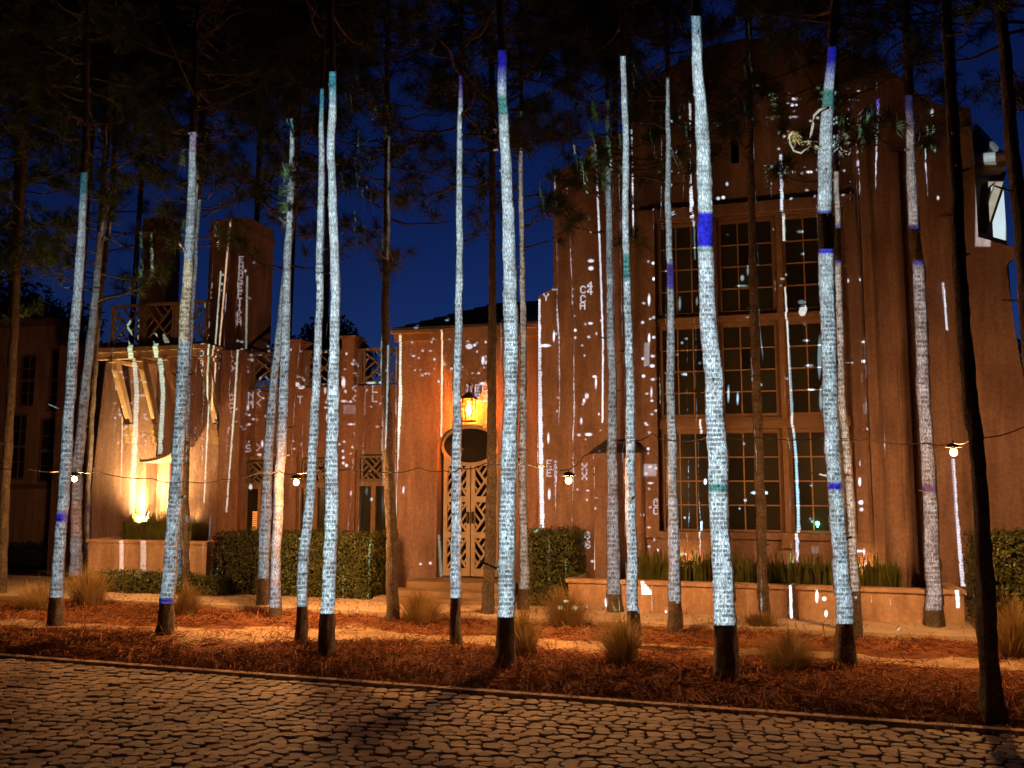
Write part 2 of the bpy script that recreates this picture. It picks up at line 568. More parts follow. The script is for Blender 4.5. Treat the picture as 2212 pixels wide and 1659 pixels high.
# window surround, proud of the wall
sr = MB()
for (a, b, c, d) in ((wu0-.22, wu0, wz0-.09, wz1+.16), (wu1, wu1+.14, wz0-.09, wz1+.16), (wu0, wu1, wz1, wz1+.16), (wu0, wu1, wz0-.09, wz0)):
    sr.box(a, b, VT-.075, VT+.05, c, d)
sr.build('window_surround', M['stucco'], B)
# mullions and transoms
cols = []
for x0, x1 in ((1424, 1541), (1556, 1684), (1697, 1835)):
    cols.append((lp(x0, 800, VT+.15)[0], lp(x1, 800, VT+.15)[0]))
rows = []
for y0, y1 in ((486, 687), (705, 905), (930, 1150)):
    rows.append((lp(1432, y1, VT+.15)[1], lp(1432, y0, VT+.15)[1]))
for k in range(2):
    MB().box(cols[k][1]+.004, cols[k+1][0]-.004, VT+.06, VT+.3, wz0, wz1).build('mullion', M['trim'], B)
for k in range(2):
    mb = MB()
    z0, z1 = rows[k+1][1]+.004, rows[k][0]-.004
    zm = (z0+z1)/2
    mb.box(wu0+.002, wu1-.002, VT+.075, VT+.3, z0, z1)
    mb.box(wu0+.002, wu1-.002, VT+.045, VT+.073, zm-.035, zm+.035)
    mb.build('transom', M['trim'], B)
mb = MB().box(lp(1682,800,VT)[0]-.03, lp(1697,800,VT)[0]+.03, VT-.10, VT-.002, wz0-.2, wz0-.04)
mb.build('bracket', M['trim'], B)
def window(u0, u1, z0, z1, v, nc, nr, parent, fm, mm, fw=.055, mw=.018, meet=False):
    f = MB()
    f.box(u0, u0+fw, v, v+.06, z0, z1); f.box(u1-fw, u1, v, v+.06, z0, z1)
    f.box(u0+fw, u1-fw, v, v+.06, z0, z0+fw); f.box(u0+fw, u1-fw, v, v+.06, z1-fw, z1)
    wo = f.build('window', fm, parent)
    a0, a1, b0, b1 = u0+fw, u1-fw, z0+fw, z1-fw
    m_ = MB()
    for i in range(1, nc):
        u = a0 + (a1-a0)*i/nc
        m_.box(u-mw/2, u+mw/2, v+.012, v+.038, b0, b1)
    for j in range(1, nr):
        z = b0 + (b1-b0)*j/nr
        w = mw*(2.4 if meet and j == nr//2 else 1)
        m_.box(a0, a1, v+.010, v+.036, z-w/2, z+w/2)
    m_.build('muntin', mm, wo)
    pw, ph_ = (a1-a0)/nc, (b1-b0)/nr
    pm = MB().box(0, pw-.004, 0, .006, 0, ph_-.004).mesh('pane')
    pm.materials.append(M['glass'])
    for i in range(nc):
        for j in range(nr):
            p = link('pane', pm, None, wo)
            p.location = (a0 + i*pw + .002, v+.03, b0 + j*ph_ + .002)
            p.rotation_euler = (random.uniform(-.006, .006), 0, random.uniform(-.006, .006))
    return wo
for c0, c1 in cols:
    for z0, z1 in rows:
        window(c0, c1, z0, z1, VT+.14, 3, 4, B, M['trim'], M['muntin'])
MB().box(wu0-.02, wu1+.02, VT+.40, VT+.44, wz0-.02, wz1+.02).build('window_back', M['dark'], B)
# shallow pier with a hipped cap beside the window
pu0, pu1 = lp(1284, 1100, VT-.3)[0], lp(1346, 1100, VT-.3)[0]
pz = lp(1284, 979, VT-.3)[1]
MB().box(pu0, pu1+.25, VT-.3, VT-.002, 0, pz).build('pier', M['stucco'], B)
cz = lp(1300, 950, VT-.05)[1]
mb = MB()
mb.add([(pu0-.07, VT-.37, pz), (pu1+.30, VT-.37, pz), (pu1+.30, VT-.001, pz), (pu0-.07, VT-.001, pz),
        (pu0+.14, VT-.03, cz), (pu1+.12, VT-.03, cz), (pu1+.12, VT-.001, cz), (pu0+.14, VT-.001, cz)],
       [(0,1,5,4),(1,2,6,5),(3,0,4,7),(4,5,6,7),(0,3,2,1)])
mb.build('pier_cap', M['roof'], B)
# pilaster strips on the right of the tower
for x0, x1, y1 in ((1872, 1893, 300), (1938, 1962, 330), (2046, 2066, 470)):
    a, b = lp(x0, 800, VT)[0], lp(x1, 800, VT)[0]
    MB().box(a, b, VT-.05, VT+.02, 0, lp(x0, y1, VT)[1]).build('pilaster', M['stucco'], B)
# side wing behind on the right: white wall, eave with bracket, gutter
vs_ = 14.6
mbp = poly([(2060,380),(2166,380),(2176,530),(2188,700),(2215,900),(2060,900)], vs_)
MB().prism(mbp, vs_, vs_+.4).build('side_wall', M['white_wall'], B)
a = lp(2060, 352, vs_-.7); b = lp(2171, 340, vs_-.7)
mb = MB().box(a[0], b[0], vs_-.75, vs_+.2, b[1]-.16, b[1]-.06)
mb.build('eave', M['timber'], B)
mb = MB().tube([(a[0], vs_-.82, b[1]-.02), (b[0], vs_-.82, b[1]-.02)], .075, 10)
mb.build('gutter', M['white_wall'], B)
c = lp(2128, 298, vs_+.6)
mb = MB().add([(a[0], vs_-.74, b[1]-.05), (b[0]-.05, vs_-.74, b[1]-.05), (c[0], vs_+1.2, c[1]+.4), (a[0]-.5, vs_+1.2, c[1]+.4),
               (a[0], vs_-.74, b[1]-.11), (b[0]-.05, vs_-.74, b[1]-.11), (c[0], vs_+1.2, c[1]+.34), (a[0]-.5, vs_+1.2, c[1]+.34)],
              [(0,1,2,3),(7,6,5,4),(0,4,5,1),(1,5,6,2),(2,6,7,3),(3,7,4,0)])
mb.build('side_roof', M['roof'], B)
mb = MB().tube([(b[0]-.03, vs_-.74, b[1]-.02), (c[0]+.02, vs_+1.2, c[1]+.42)], .05, 6)
mb.build('verge_board', M['white_wall'], B)
p0 = lp(2165, 372, vs_-.35); p1 = lp(2126, 405, vs_-.35); p2 = lp(2122, 500, vs_-.35)
mb = MB().bar(p0, p2, .10, vs_-.4, vs_-.28).bar(p0, p1, .08, vs_-.4, vs_-.28).bar(p1, p2, .07, vs_-.4, vs_-.28)
mb.build('eave_bracket', M['timber'], B)

# --- entrance bay
eo = poly([(862,733),(1176,698)], VE)
eu0, eu1 = eo[0][0], eo[1][0]
ez = (eo[0][1]+eo[1][1])/2
du0, du1 = lp(943,1100,VE)[0], lp(1076,1100,VE)[0]
dzs = lp(950,972,VE)[1]; dzt = lp(1010,916,VE)[1]; dzb = lp(960,1247,VE+.1)[1]
arch = []
for k in range(19):
    th = math.pi*k/18
    arch.append(((du0+du1)/2 + (du1-du0)/2*math.cos(th), dzs + (dzt-dzs)*math.sin(th)))
hole = [(du0, dzb), (du1, dzb)] + arch
link('entrance_wall', holed([(eu0,-.1),(eu1,-.1),(eu1,ez),(eu0,ez)], [hole], VE, VE+.4), M['stucco'], B)
MB().box(eu0, eu0+.3, VE+.41, VE+3.2, -.1, ez).build('entrance_side_wall', M['stucco'], B)
MB().box(du0-.1, du1+.1, VE+.36, VE+.39, dzb-.05, dzt+.1).build('door_back', M['dark'], B)
# cornice
mb = MB().box(eu0-.06, eu1, VE-.06, VE-.002, ez-.12, ez).box(eu0-.10, eu1, VE-.12, VE+.2, ez+.002, ez+.05)
mb.build('cornice', M['trim'], B)
# hipped roof in standing courses
rz1 = lp(1000, 660, VE+1.7)[1]
nc_ = 8
roof = empty('roof'); roof.parent = B
for k in range(nc_):
    f0, f1 = k/nc_, (k+1)/nc_
    ya, yb = VE-.12+1.85*f0, VE-.12+1.85*f1
    za, zb = ez+.055+(rz1-ez-.05)*f0, ez+.055+(rz1-ez-.05)*f1
    xa, xb = eu0-.10+1.25*f0, eu0-.10+1.25*f1
    mb = MB().add([(xa,ya,za+.035),(eu1,ya,za+.035),(eu1,yb,zb+.012),(xb,yb,zb+.012),
                   (xa,ya,za),(eu1,ya,za),(eu1,yb,zb-.02),(xb,yb,zb-.02),
                   (xa, VE+3.4, za+.035),(xb, VE+3.4, zb+.012)],
                  [(0,1,2,3),(0,4,5,1),(1,5,6,2),(0,3,9,8)])
    mb.build('roof_course', M['roof'], roof)
# round dark fanlight
cx, cw = (du0+du1)/2, (du1-du0)/2
fz0 = lp(1010, 1003, VE+.15)[1]; fz1 = lp(1010, 922, VE+.15)[1]
fcz, frz = (fz0+fz1)/2, (fz1-fz0)/2
el = [(cx + cw*.93*math.cos(2*math.pi*k/32), fcz + frz*math.sin(2*math.pi*k/32)) for k in range(32)]
MB().prism(el, VE+.155, VE+.19).build('fanlight', M['dark'], B)
ring = MB()
for k in range(32):
    a_, b_ = el[k], el[(k+1) % 32]
    ring.bar(a_, b_, .05, VE+.13, VE+.2)
ring.build('fanlight_frame', M['door'], B)

LAT = [(0,0,1,1),(0,1,1,0),(.35,1,.675,.675),(.65,0,.325,.325),(0,.35,.325,.675),(1,.65,.675,.325),
       (.66,1,.83,.83),(.34,0,.17,.17),(0,.66,.17,.83),(1,.34,.83,.17)]
def lattice(u0, u1, z0, z1, v, w, dep, m, parent, flip=False):
    for i, (a, b, c, d) in enumerate(LAT):
        if flip: a, c = 1-a, 1-c
        p = (u0+(u1-u0)*a, z0+(z1-z0)*b); q = (u0+(u1-u0)*c, z0+(z1-z0)*d)
        off = .003*(i % 3)
        MB().bar(p, q, w*(1 if i < 2 else .8), v+off, v+off+dep).build('slat', m, parent, fix=True)
# double door leaves
vd = VE+.17
zt = lp(960, 1003, vd)[1]
zr = [lp(960, y, vd)[1] for y in (1227, 1155, 1078, 1012)]
for sgn in (0, 1):
    l0, l1 = (du0+.05, cx-.008) if sgn == 0 else (cx+.008, du1-.05)
    sw = .062
    f = MB()
    z_base = dzb+.02
    f.box(l0, l0+sw, vd, vd+.05, z_base, zr[3]+.04); f.box(l1-sw, l1, vd, vd+.05, z_base, zr[3]+.04)
    f.box(l0+sw, l1-sw, vd, vd+.05, z_base, zr[0])
    for z in zr[1:3]:
        f.box(l0+sw, l1-sw, vd, vd+.05, z-.045, z+.045)
    # concave head that follows the round fanlight
    top = []
    for k in range(9):
        u = l0 + (l1-l0)*k/8
        q = (u-cx)/(cw*.96)
        top.append((u, min(fcz, fcz - frz*1.03*math.sqrt(max(0, 1-q*q)))))
    f.prism([(l0, zr[3]+.041), (l1, zr[3]+.041)] + top[::-1], vd, vd+.05)
    leaf = f.build('door', M['door'], B)
    for k in range(3):
        lattice(l0+sw-.01, l1-sw+.01, zr[k]+(.045 if k else 0), zr[k+1]-(.045 if k < 2 else -.04), vd+.008, .034, .03, M['door'], leaf, flip=bool(sgn))
    hu = l1-sw/2 if sgn == 0 else l0+sw/2
    MB().box(hu-.012, hu+.012, vd-.05, vd-.002, lp(1010,1130,vd)[1], lp(1010,1105,vd)[1]).build('handle', M['iron'], leaf)
# lower pads behind lattice
# --- middle wing with roof terrace
mo = poly([(500,846),(872,826)], VM)
mu0, mu1 = lp(446,900,VM)[0], eu0+.1
mz = (mo[0][1]+mo[1][1])/2
holes = []
wins = []
for x0, x1, yt in ((520,592,985),(638,713,979),(765,839,972)):
    a, b = lp(x0,1100,VM)[0], lp(x1,1100,VM)[0]
    zt_ = lp(x0+20, yt, VM)[1]; zb_ = lp(800,1176,VM)[1]
    holes.append([(a,zb_),(b,zb_),(b,zt_),(a,zt_)])
    wins.append((a, b, zb_, zt_))
link('wing_wall', holed([(mu0,-.1),(mu1,-.1),(mu1,mz),(mu0,mz)], holes, VM, VM+.35), M['stucco_red'], B)
MB().box(mu0, mu1, VM+.34, VM+2.6, mz-.25, mz-.1).build('terrace_floor', M['walk'], B)
for i, (a, b, z0, z1) in enumerate(wins):
    zs = z1 - (z1-z0)*.36
    f = MB()
    f.box(a, a+.06, VM+.06, VM+.14, z0, z1).box(b-.06, b, VM+.06, VM+.14, z0, z1).box(a+.06, b-.06, VM+.06, VM+.14, z1-.07, z1)
    f.box(a+.06, b-.06, VM+.06, VM+.14, zs-.04, zs+.04).box(a-.04, b+.04, VM-.06, VM+.05, z0-.06, z0)
    f.box((a+b)/2-.04, (a+b)/2+.04, VM+.07, VM+.13, z0, zs-.04)
    wo = f.build('window', M['trim'], B)
    # lattice grille over the upper light
    f = MB().box(a+.10, a+.135, VM+.02, VM+.055, zs+.05, z1-.10).box(b-.135, b-.10, VM+.02, VM+.055, zs+.05, z1-.10)
    f.box(a+.02, b-.02, VM+.02, VM+.055, z1-.13, z1-.095).box(a+.02, b-.02, VM+.02, VM+.055, zs+.045, zs+.08)
    f.build('grille_frame', M['rail'], wo)
    lattice(a+.13, b-.13, zs+.08, z1-.13, VM+.024, .032, .02, M['rail'], wo)
    MB().box(a+.06, b-.06, VM+.16, VM+.17, zs, z1).build('pane', M['glass'], wo)
    for q0, q1 in ((a+.06, (a+b)/2-.04), ((a+b)/2+.04, b-.06)):
        MB().box(q0, q1, VM+.11, VM+.12, z0, zs-.04).build('pane', M['glass'], wo)
    MB().box(a-.02, b+.02, VM+.28, VM+.32, z0, z1).build('window_back', M['dark'], B)
    if i == 0:   # a lit louvred blind in the first window
        bl = MB()
        zz = z0+.04
        x0_, x1_ = lp(546,1110,VM+.09)[0], lp(567,1110,VM+.09)[0]
        while zz < lp(550,1104,VM+.09)[1]:
            bl.box(x0_, x1_, VM+.085, VM+.10, zz, zz+.022); zz += .032
        tag(bl.build('blind', M['blind_glow'], wo), 'louvred blind glowing orange')
# piers and railings of the terrace
for x0, x1, yt, cap in ((617,650,742,0), (739,766,733,1)):
    a, b = lp(x0,800,VM)[0], lp(x1,800,VM)[0]
    zt_ = lp(x0,yt,VM)[1]
    mb = MB().box(a, b, VM-.03, VM+.36, mz+.002, zt_)
    mb.box(a-.03, b+.03, VM-.06, VM+.39, zt_+.002, zt_+.05)
    if cap:
        mb.add([(a-.03,VM-.06,zt_+.052),(b+.03,VM-.06,zt_+.052),(b+.03,VM+.39,zt_+.052),(a-.03,VM+.39,zt_+.052),((a+b)/2,VM+.16,zt_+.13)],
               [(0,1,4),(1,2,4),(2,3,4),(3,0,4)])
    mb.build('terrace_pier', M['stucco_red'], B)
def railing(u0, u1, z0, z1, v, parent, side=True):
    f = MB().box(u0, u1, v, v+.05, z1-.05, z1).box(u0, u1, v, v+.05, z0+.03, z0+.07)
    f.box(u0, u0+.05, v+.001, v+.049, z0, z1-.05).box(u1-.05, u1, v+.001, v+.049, z0, z1-.05)
    w = (z1-z0)*.92
    L = u1-u0
    if side and L > w*1.25:
        k0 = u0 + (L-w)/2; k1 = u1-(L-w)/2
        for q in (k0, k1):
            f.box(q-.02, q+.02, v+.002, v+.048, z0+.07, z1-.05)
        for q in (u0+(k0-u0)*.55, u1-(u1-k1)*.55):
            f.box(q-.018, q+.018, v+.003, v+.047, z0+.07, z1-.05)
    else:
        k0, k1 = u0+.05, u1-.05
    ro = f.build('railing', M['rail'], parent)
    lattice(k0, k1, z0+.09, z1-.07, v+.012, .034, .022, M['rail'], ro)
    return ro
zt_ = lp(800,750,VM)[1]
for x0, x1 in ((534,616),(651,738),(767,868)):
    railing(lp(x0,800,VM)[0], lp(x1,800,VM)[0], mz+.004, zt_, VM+.08, B)
# --- left wing: battered wall, pier, hooded doorway, bracketed balcony
lz1 = lp(300, 770, VL)[1]
lo_ = poly([(229,790),(231,772)], VL)
lu0t = lo_[0][0]; lu0b = lp(188,1200,VL)[0]-.06
lu1 = lp(519,900,VL)[0]
hx0, hx1 = lp(312,1100,VL)[0], lp(404,1100,VL)[0]
hz0, hz1 = .3, lp(330,1000,VL)[1]
link('left_wall', holed([(lu0b-.05,-.1),(lu1,-.1),(lu1,lz1),(lu0t,lz1)], [[(hx0,hz0),(hx1,hz0),(hx1,hz1),(hx0,hz1)]], VL, VL+.4), M['stucco'], B)
MB().box(hx0+.25, hx1-.0, VL+.3, VL+.34, hz0, hz1).build('door', mat('red_brown_door', (.16,.05,.03), .6, .3, 10), B)
MB().box(hx0-.05, hx0+.248, VL+.3, VL+.35, hz0, hz1).build('doorway_reveal', M['stucco'], B)
# curved hood over the doorway
hd = MB()
prof = []
ha, hb_ = lp(311, 993, VL-.3), lp(400, 938, VL-.3)
for k in range(9):
    th = math.pi/2*k/8
    prof.append((ha[0] + (hb_[0]-ha[0])*math.sin(th), hb_[1] - (hb_[1]-ha[1])*math.cos(th)))
lower = [(u+.02, z-.05) for u, z in prof]
hd.prism(prof + lower[::-1], VL-.42, VL-.002)
hd.build('door_hood', M['stucco'], B)
# pier under the chimney and chimney
a, b = lp(474,900,VL-.12)[0], lp(519,900,VL-.12)[0]
MB().box(a, b, VL-.12, VL-.002, -.05, lp(480,757,VL-.12)[1]).build('pier', M['stucco_red'], B)
vc = VL+.5
ca, cb = lp(450,600,vc)[0], lp(531,600,vc)[0]
cz0, cz1 = lp(480,775,vc)[1]-.3, lp(500,472,vc)[1]
mb = MB().box(ca, cb, vc, vc+.9, cz0, cz1)
mb.build('chimney', M['stucco_red'], B)
MB().box(ca-.03, cb+.03, vc-.03, vc+.93, cz1-.26, cz1-.2).build('chimney_cap', M['stucco_red'], B)
# upper storey pier behind the balcony
a, b = lp(303,600,VL+1.2)[0], lp(352,600,VL+1.2)[0]
MB().box(a, b, VL+1.2, VL+1.7, lz1-.1, lp(330,470,VL+1.2)[1]).build('roof_pier', M['stucco_red'], B)
# balcony slab, beam ends, struts
bu0, bu1 = lp(219,760,VL-.5)[0], lp(452,760,VL-.5)[0]
bz = lp(300,757,VL-.5)[1]
MB().box(bu0, bu1, VL-.6, VL+1.2, bz-.03, bz+.05).build('balcony_slab', M['timber'], B)
MB().box(bu0-.05, bu1+.05, VL-.55, VL-.45, bz-.14, bz-.032).build('balcony_beam', M['timber'], B)
for x in (245, 302, 358, 432):
    u = lp(x+42, 850, VL)[0]
    mb = MB()
    # strut leaning from the wall foot out to the beam, with a stepped corbel
    z0_ = lp(x+42, 905, VL)[1]
    def yz(p, w=.05):
        vs = []
        for yy, zz in p:
            vs += [(u-w, yy, zz), (u+w, yy, zz)]
        nn = len(p)
        fs = []
        for i in range(nn):
            j = (i+1) % nn
            fs.append((2*i, 2*j, 2*j+1, 2*i+1))
        fs.append(tuple(range(0, 2*nn, 2))); fs.append(tuple(range(2*nn-1, 0, -2)))
        return vs, fs
    mb.add(*yz([(VL-.52,bz-.145),(VL-.42,bz-.145),(VL-.04,z0_+.02),(VL-.04,z0_-.16),(VL-.10,z0_-.04),(VL-.50,bz-.33)]))
    mb.add(*yz([(VL-.60,bz-.143),(VL-.60,bz-.20),(VL-.002,bz-.20),(VL-.002,bz-.143)], .045))
    mb.build('strut', M['timber'], B)
    mb = MB()
    for q in range(3):
        mb.box(u-.06, u+.06, VL-.13+.035*q, VL-.002, z0_-.10-.11*q-.1, z0_-.10-.11*q)
    mb.build('corbel', M['timber'], B)
zr1 = lp(300,657,VL-.4)[1]
rl = (bu1-bu0-.2)/3
for k in range(3):
    railing(bu0+.1+rl*k, bu0+.1+rl*(k+1)-.02, bz+.052, zr1, VL-.42, B, side=False)
# plain link wall between the left wing and the far building
a, b = lp(120,900,VL+1.6)[0], lp(260,900,VL+1.6)[0]
MB().box(a, b, VL+1.6, VL+1.9, -.1, lp(200,742,VL+1.6)[1]).build('link_wall', M['stucco_red'], B)

# entrance steps
st = empty('entrance_steps', (0,0,0), BROT)
tag(st, 'low stone steps leading up to the lattice double door', 'steps')
su0, su1 = lp(884,1260,VE-.4)[0], lp(1092,1260,VE-.4)[0]
MB().box(su0, su1, VE-.5, VE+.3, -.05, dzb-.004).build('step', M['step'], st)
MB().box(su0-.12, su1+.1, VE-.85, VE-.502, -.05, dzb*.66).build('step', M['step'], st)
MB().box(su0-.25, su1+.1, VE-1.15, VE-.852, -.05, dzb*.40).build('step', M['step'], st)

# --- far building on the left
LB = empty('building', (0,0,0), BROT)
tag(LB, 'dim brown two-storey building at the far left with sash windows', 'building')
VB = 16.5
b0, b1 = lp(-260,900,VB)[0], lp(150,900,VB)[0]
bz1 = lp(60,705,VB)[1]
hs = []
units = []
for x0, x1, y0, y1 in ((18,58,893,1036),(82,130,903,1044),(31,70,765,878),(95,141,752,888),(-50,-8,890,1030)):
    a, b = lp(x0,900,VB)[0], lp(x1,900,VB)[0]
    zt_, zb_ = lp((x0+x1)/2,y0,VB)[1], lp((x0+x1)/2,y1,VB)[1]
    hs.append([(a,zb_),(b,zb_),(b,zt_),(a,zt_)]); units.append((a,b,zb_,zt_))
link('wall', holed([(b0,-.1),(b1,-.1),(b1,bz1),(b0,bz1)], hs, VB, VB+.3), M['far_stucco'], LB)
for a, b, z0, z1 in units:
    window(a, b, z0, z1, VB+.08, 2, 4, LB, M['trim'], M['muntin'], .05, .025, True)
z_ = lp(60,1046,VB)[1]
MB().box(b0, b1, VB-.08, VB-.002, z_-.1, z_).build('string_course', M['trim'], LB)
MB().box(b0, b1+.1, VB-.12, VB+.35, bz1+.002, bz1+.14).build('parapet', M['stucco_red'], LB)

# ------------------------------------------------------------------ planters
def planter(label, u0, u1, v0, v1, zt_, cop=.05):
    P = empty('planter', (0,0,0), BROT)
    tag(P, label, 'planter')
    w = .12
    mb = MB().box(u0, u1, v0, v0+w, -.05, zt_-cop).box(u0, u0+w, v0+w, v1, -.05, zt_-cop).box(u1-w, u1, v0+w, v1, -.05, zt_-cop)
    mb.build('planter_wall', M['planter'], P)
    mb = MB().box(u0-.03, u1+.03, v0-.03, v0+w+.02, zt_-cop+.002, zt_).box(u0-.03, u0+w, v0+w+.022, v1, zt_-cop+.002, zt_).box(u1-w, u1+.03, v0+w+.022, v1, zt_-cop+.002, zt_)
    mb.build('coping', M['planter'], P)
    MB().box(u0+w, u1-w, v0+w, v1, zt_-.3, zt_-.09).build('soil', M['soil'], P)
    return P
rp0, rp1 = lp(1228,1280,11.7)[0], lp(2082,1300,11.7)[0]
rpz = lp(1300,1252,11.7)[1]
planter('long ochre planter wall under the big gridded window', rp0, rp1, 11.7, VT-.005, rpz)
lp0, lp1 = lp(190,1200,12.4)[0], lp(446,1200,12.4)[0]
lpz = lp(300,1167,12.4)[1]
planter('ochre planter box below the bracketed balcony', lp0, lp1, 12.4, VL-.13, lpz)

# reeds: upright stems
def reeds(label, u0, u1, v0, v1, zb, h, n, m, lean=.016):
    mb = MB()
    for i in range(n):
        u = random.uniform(u0, u1); v = random.uniform(v0, v1)
        hh = h*random.choice((random.uniform(.70,.82), random.uniform(.72,.84), random.uniform(.72,.86), random.uniform(.75,1.2)))
        p0 = uv2w(u, v, zb); p1 = uv2w(u+random.gauss(0,lean)*.5, v+random.gauss(0,lean)*.5, zb+hh*.55)
        p2 = uv2w(u+random.gauss(0,lean), v+random.gauss(0,lean), zb+hh)
        mb.tube([p0, p1, p2], [.0068,.0065,.005], 3, cap=False)
    o = mb.build('reeds', m, fix=False)
    return tag(o, label, 'reeds', kind='stuff')
reeds('dense row of dark upright reeds in the long planter', lp(1378,1230,12.1)[0], lp(1944,1230,12.1)[0], 11.95, 12.35, rpz-.1, .40, 1700, M['reed'])
reeds('short reeds lit yellow by the uplights in the planter below the balcony', lp(266,1140,12.8)[0], lp(418,1140,12.8)[0], 12.72, 13.12, lpz-.1, .46, 1000, M['reed'])

# ------------------------------------------------------------------ hedges and low planting
def leaves(n, fn, size, seed):
    r = np.random.default_rng(seed)
    P, N = fn(r, n)
    a = r.normal(size=(n,3)); a -= (a*N).sum(1)[:,None]*N*.55
    a /= np.linalg.norm(a, axis=1)[:,None]
    b = np.cross(N, a); b += r.normal(size=(n,3))*.35
    b /= np.linalg.norm(b, axis=1)[:,None]
    s = size*r.uniform(.6, 1.3, n)[:,None]
    V = np.stack([P - a*s, P + b*s*.45, P + a*s, P - b*s*.45], 1).reshape(-1, 3)
    Fc = np.arange(4*n).reshape(n, 4)
    return np_mesh('leaves', V, Fc, 4)
def hedge(label, u0, u1, v0, v1, zt_, n, seed, rag=.03):
    H = empty('hedge', tuple(uv2w((u0+u1)/2, (v0+v1)/2, 0)), BROT)
    tag(H, label, 'hedge')
    hu, hv = (u1-u0)/2, (v1-v0)/2
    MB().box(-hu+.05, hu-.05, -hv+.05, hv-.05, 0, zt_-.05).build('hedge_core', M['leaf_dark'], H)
    def fn(r, n):
        ar = np.array([2*hu*zt_, 2*hu*2*hv, 2*hv*zt_, 2*hv*zt_])
        k = r.choice(4, n, p=ar/ar.sum())
        x = r.uniform(-hu, hu, n); y = r.uniform(-hv, hv, n); z = r.uniform(0.0, zt_, n)
        N = np.zeros((n,3))
        y = np.where(k == 0, -hv, y); N[k == 0] = (0,-1,0)
        z = np.where(k == 1, zt_, z); N[k == 1] = (0,0,1)
        x = np.where(k == 2, -hu, x); N[k == 2] = (-1,0,0)
        x = np.where(k == 3, hu, x); N[k == 3] = (1,0,0)
        P = np.stack([x,y,z],1) + r.normal(size=(n,3))*rag
        lump = np.array([noise.noise(Vector(q)*3.5) for q in P])*.05
        P += N*lump[:,None]
        P[:,2] = np.maximum(P[:,2], .01)
        return P, N
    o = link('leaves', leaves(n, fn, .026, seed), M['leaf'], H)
    o['kind'] = 'stuff'
    return H
hz_l = lp(640,1157,11.9)[1]
hedge('wide clipped hedge below the grilled windows', lp(462,1220,11.9)[0], lp(803,1220,11.9)[0], 11.9, 12.65, hz_l, 15000, 1)
hedge('small clipped hedge between the lattice door and the long planter', lp(1140,1220,11.9)[0], lp(1240,1220,11.9)[0], 11.9, 12.55, lp(1200,1152,11.9)[1], 6500, 2)
hedge('low hedge in front of the planter box below the balcony', lp(186,1262,11.6)[0], lp(470,1262,11.6)[0], 11.6, 12.1, lp(300,1246,11.6)[1], 6000, 3)
hedge('dark hedge behind the rightmost pine', lp(2128,1240,11.0)[0], lp(2330,1240,11.0)[0], 11.0, 11.9, lp(2180,1160,11.0)[1], 8000, 4)
hedge('low dark hedge at the foot of the far building', lp(-80,1200,15.4)[0], lp(190,1200,15.4)[0], 15.4, 16.2, lp(60,1180,15.4)[1], 5000, 5)

def grass_clump(px, py, hpx, wpx, label, seed, n=900):
    r = random.Random(seed)
    p = gp(px, py); z = bed_z(p.x, p.y)
    d = screen(p)[2]
    h = 1.12*hpx/F*d; w = 1.45*wpx/F*d/2
    mb = MB()
    lx, ly = r.uniform(-.35,.35)*w, r.uniform(-.2,.2)*w; squash = r.uniform(.75, 1.1); stray = r.uniform(.05,.16)
    for i in range(n):
        th = r.uniform(0, 2*math.pi); q = r.random()**.7
        bx, by = math.cos(th)*w*.45*q, math.sin(th)*w*.45*q
        out_ = w*(.2 + .8*q)*r.uniform(.4, 1.25)
        hh = h*r.uniform(.55, 1.08)*(1-.35*q*q)
        if r.random() < stray: out_ *= 1.5; hh *= r.uniform(.8, 1.3)
        hh *= squash
        tx, ty = math.cos(th)*out_ + lx*q, math.sin(th)*out_ + ly*q
        sx, sy = -math.sin(th)*.0034, math.cos(th)*.0034
        pts = []
        for k in range(5):
            f = k/4
            pts.append((bx+tx*f**1.7, by+ty*f**1.7, hh*(1-(1-f)**1.6) - .12*hh*f**4*q))
        b = len(mb.v)
        for k, (x, y, zz) in enumerate(pts):
            wd = (1-k/4.6)
            mb.v += [(x-sx*wd, y-sy*wd, zz), (x+sx*wd, y+sy*wd, zz)]
        for k in range(4):
            mb.f.append((b+2*k, b+2*k+1, b+2*k+3, b+2*k+2))
    o = mb.build('grass_clump', M['grass'], fix=False)
    o.location = (p.x, p.y, z-.01)
    return tag(o, label, 'ornamental grass', 'grass clumps in the pine straw')
for a in ((190,1312,80,95,'grass clump beside the base of the leftmost lit pine'),
          (80,1318,55,110,'low spreading grass clump at the far left edge of the bed'),
          (402,1330,68,60,'narrow grass clump just right of the forked pair of lit pines'),
          (908,1345,85,110,'pale grass clump in front of the entrance steps'),
          (1128,1418,115,95,'tall grass clump hugging the base of the lit pine right of the door'),
          (1222,1352,85,110,'reddish grass clump at the corner of the long planter'),
          (1345,1445,112,100,'bushy grass clump left of the thickest lit pine'),
          (1706,1450,105,125,'wide dark grass clump right of the thickest lit pine'),
          (2190,1425,120,110,'grass clump at the right edge behind the big dark pine'),
          (1640,1362,40,60,'small tuft of grass at the foot of the dark pine before the window')):
    grass_clump(*a, seed=int(a[0]))

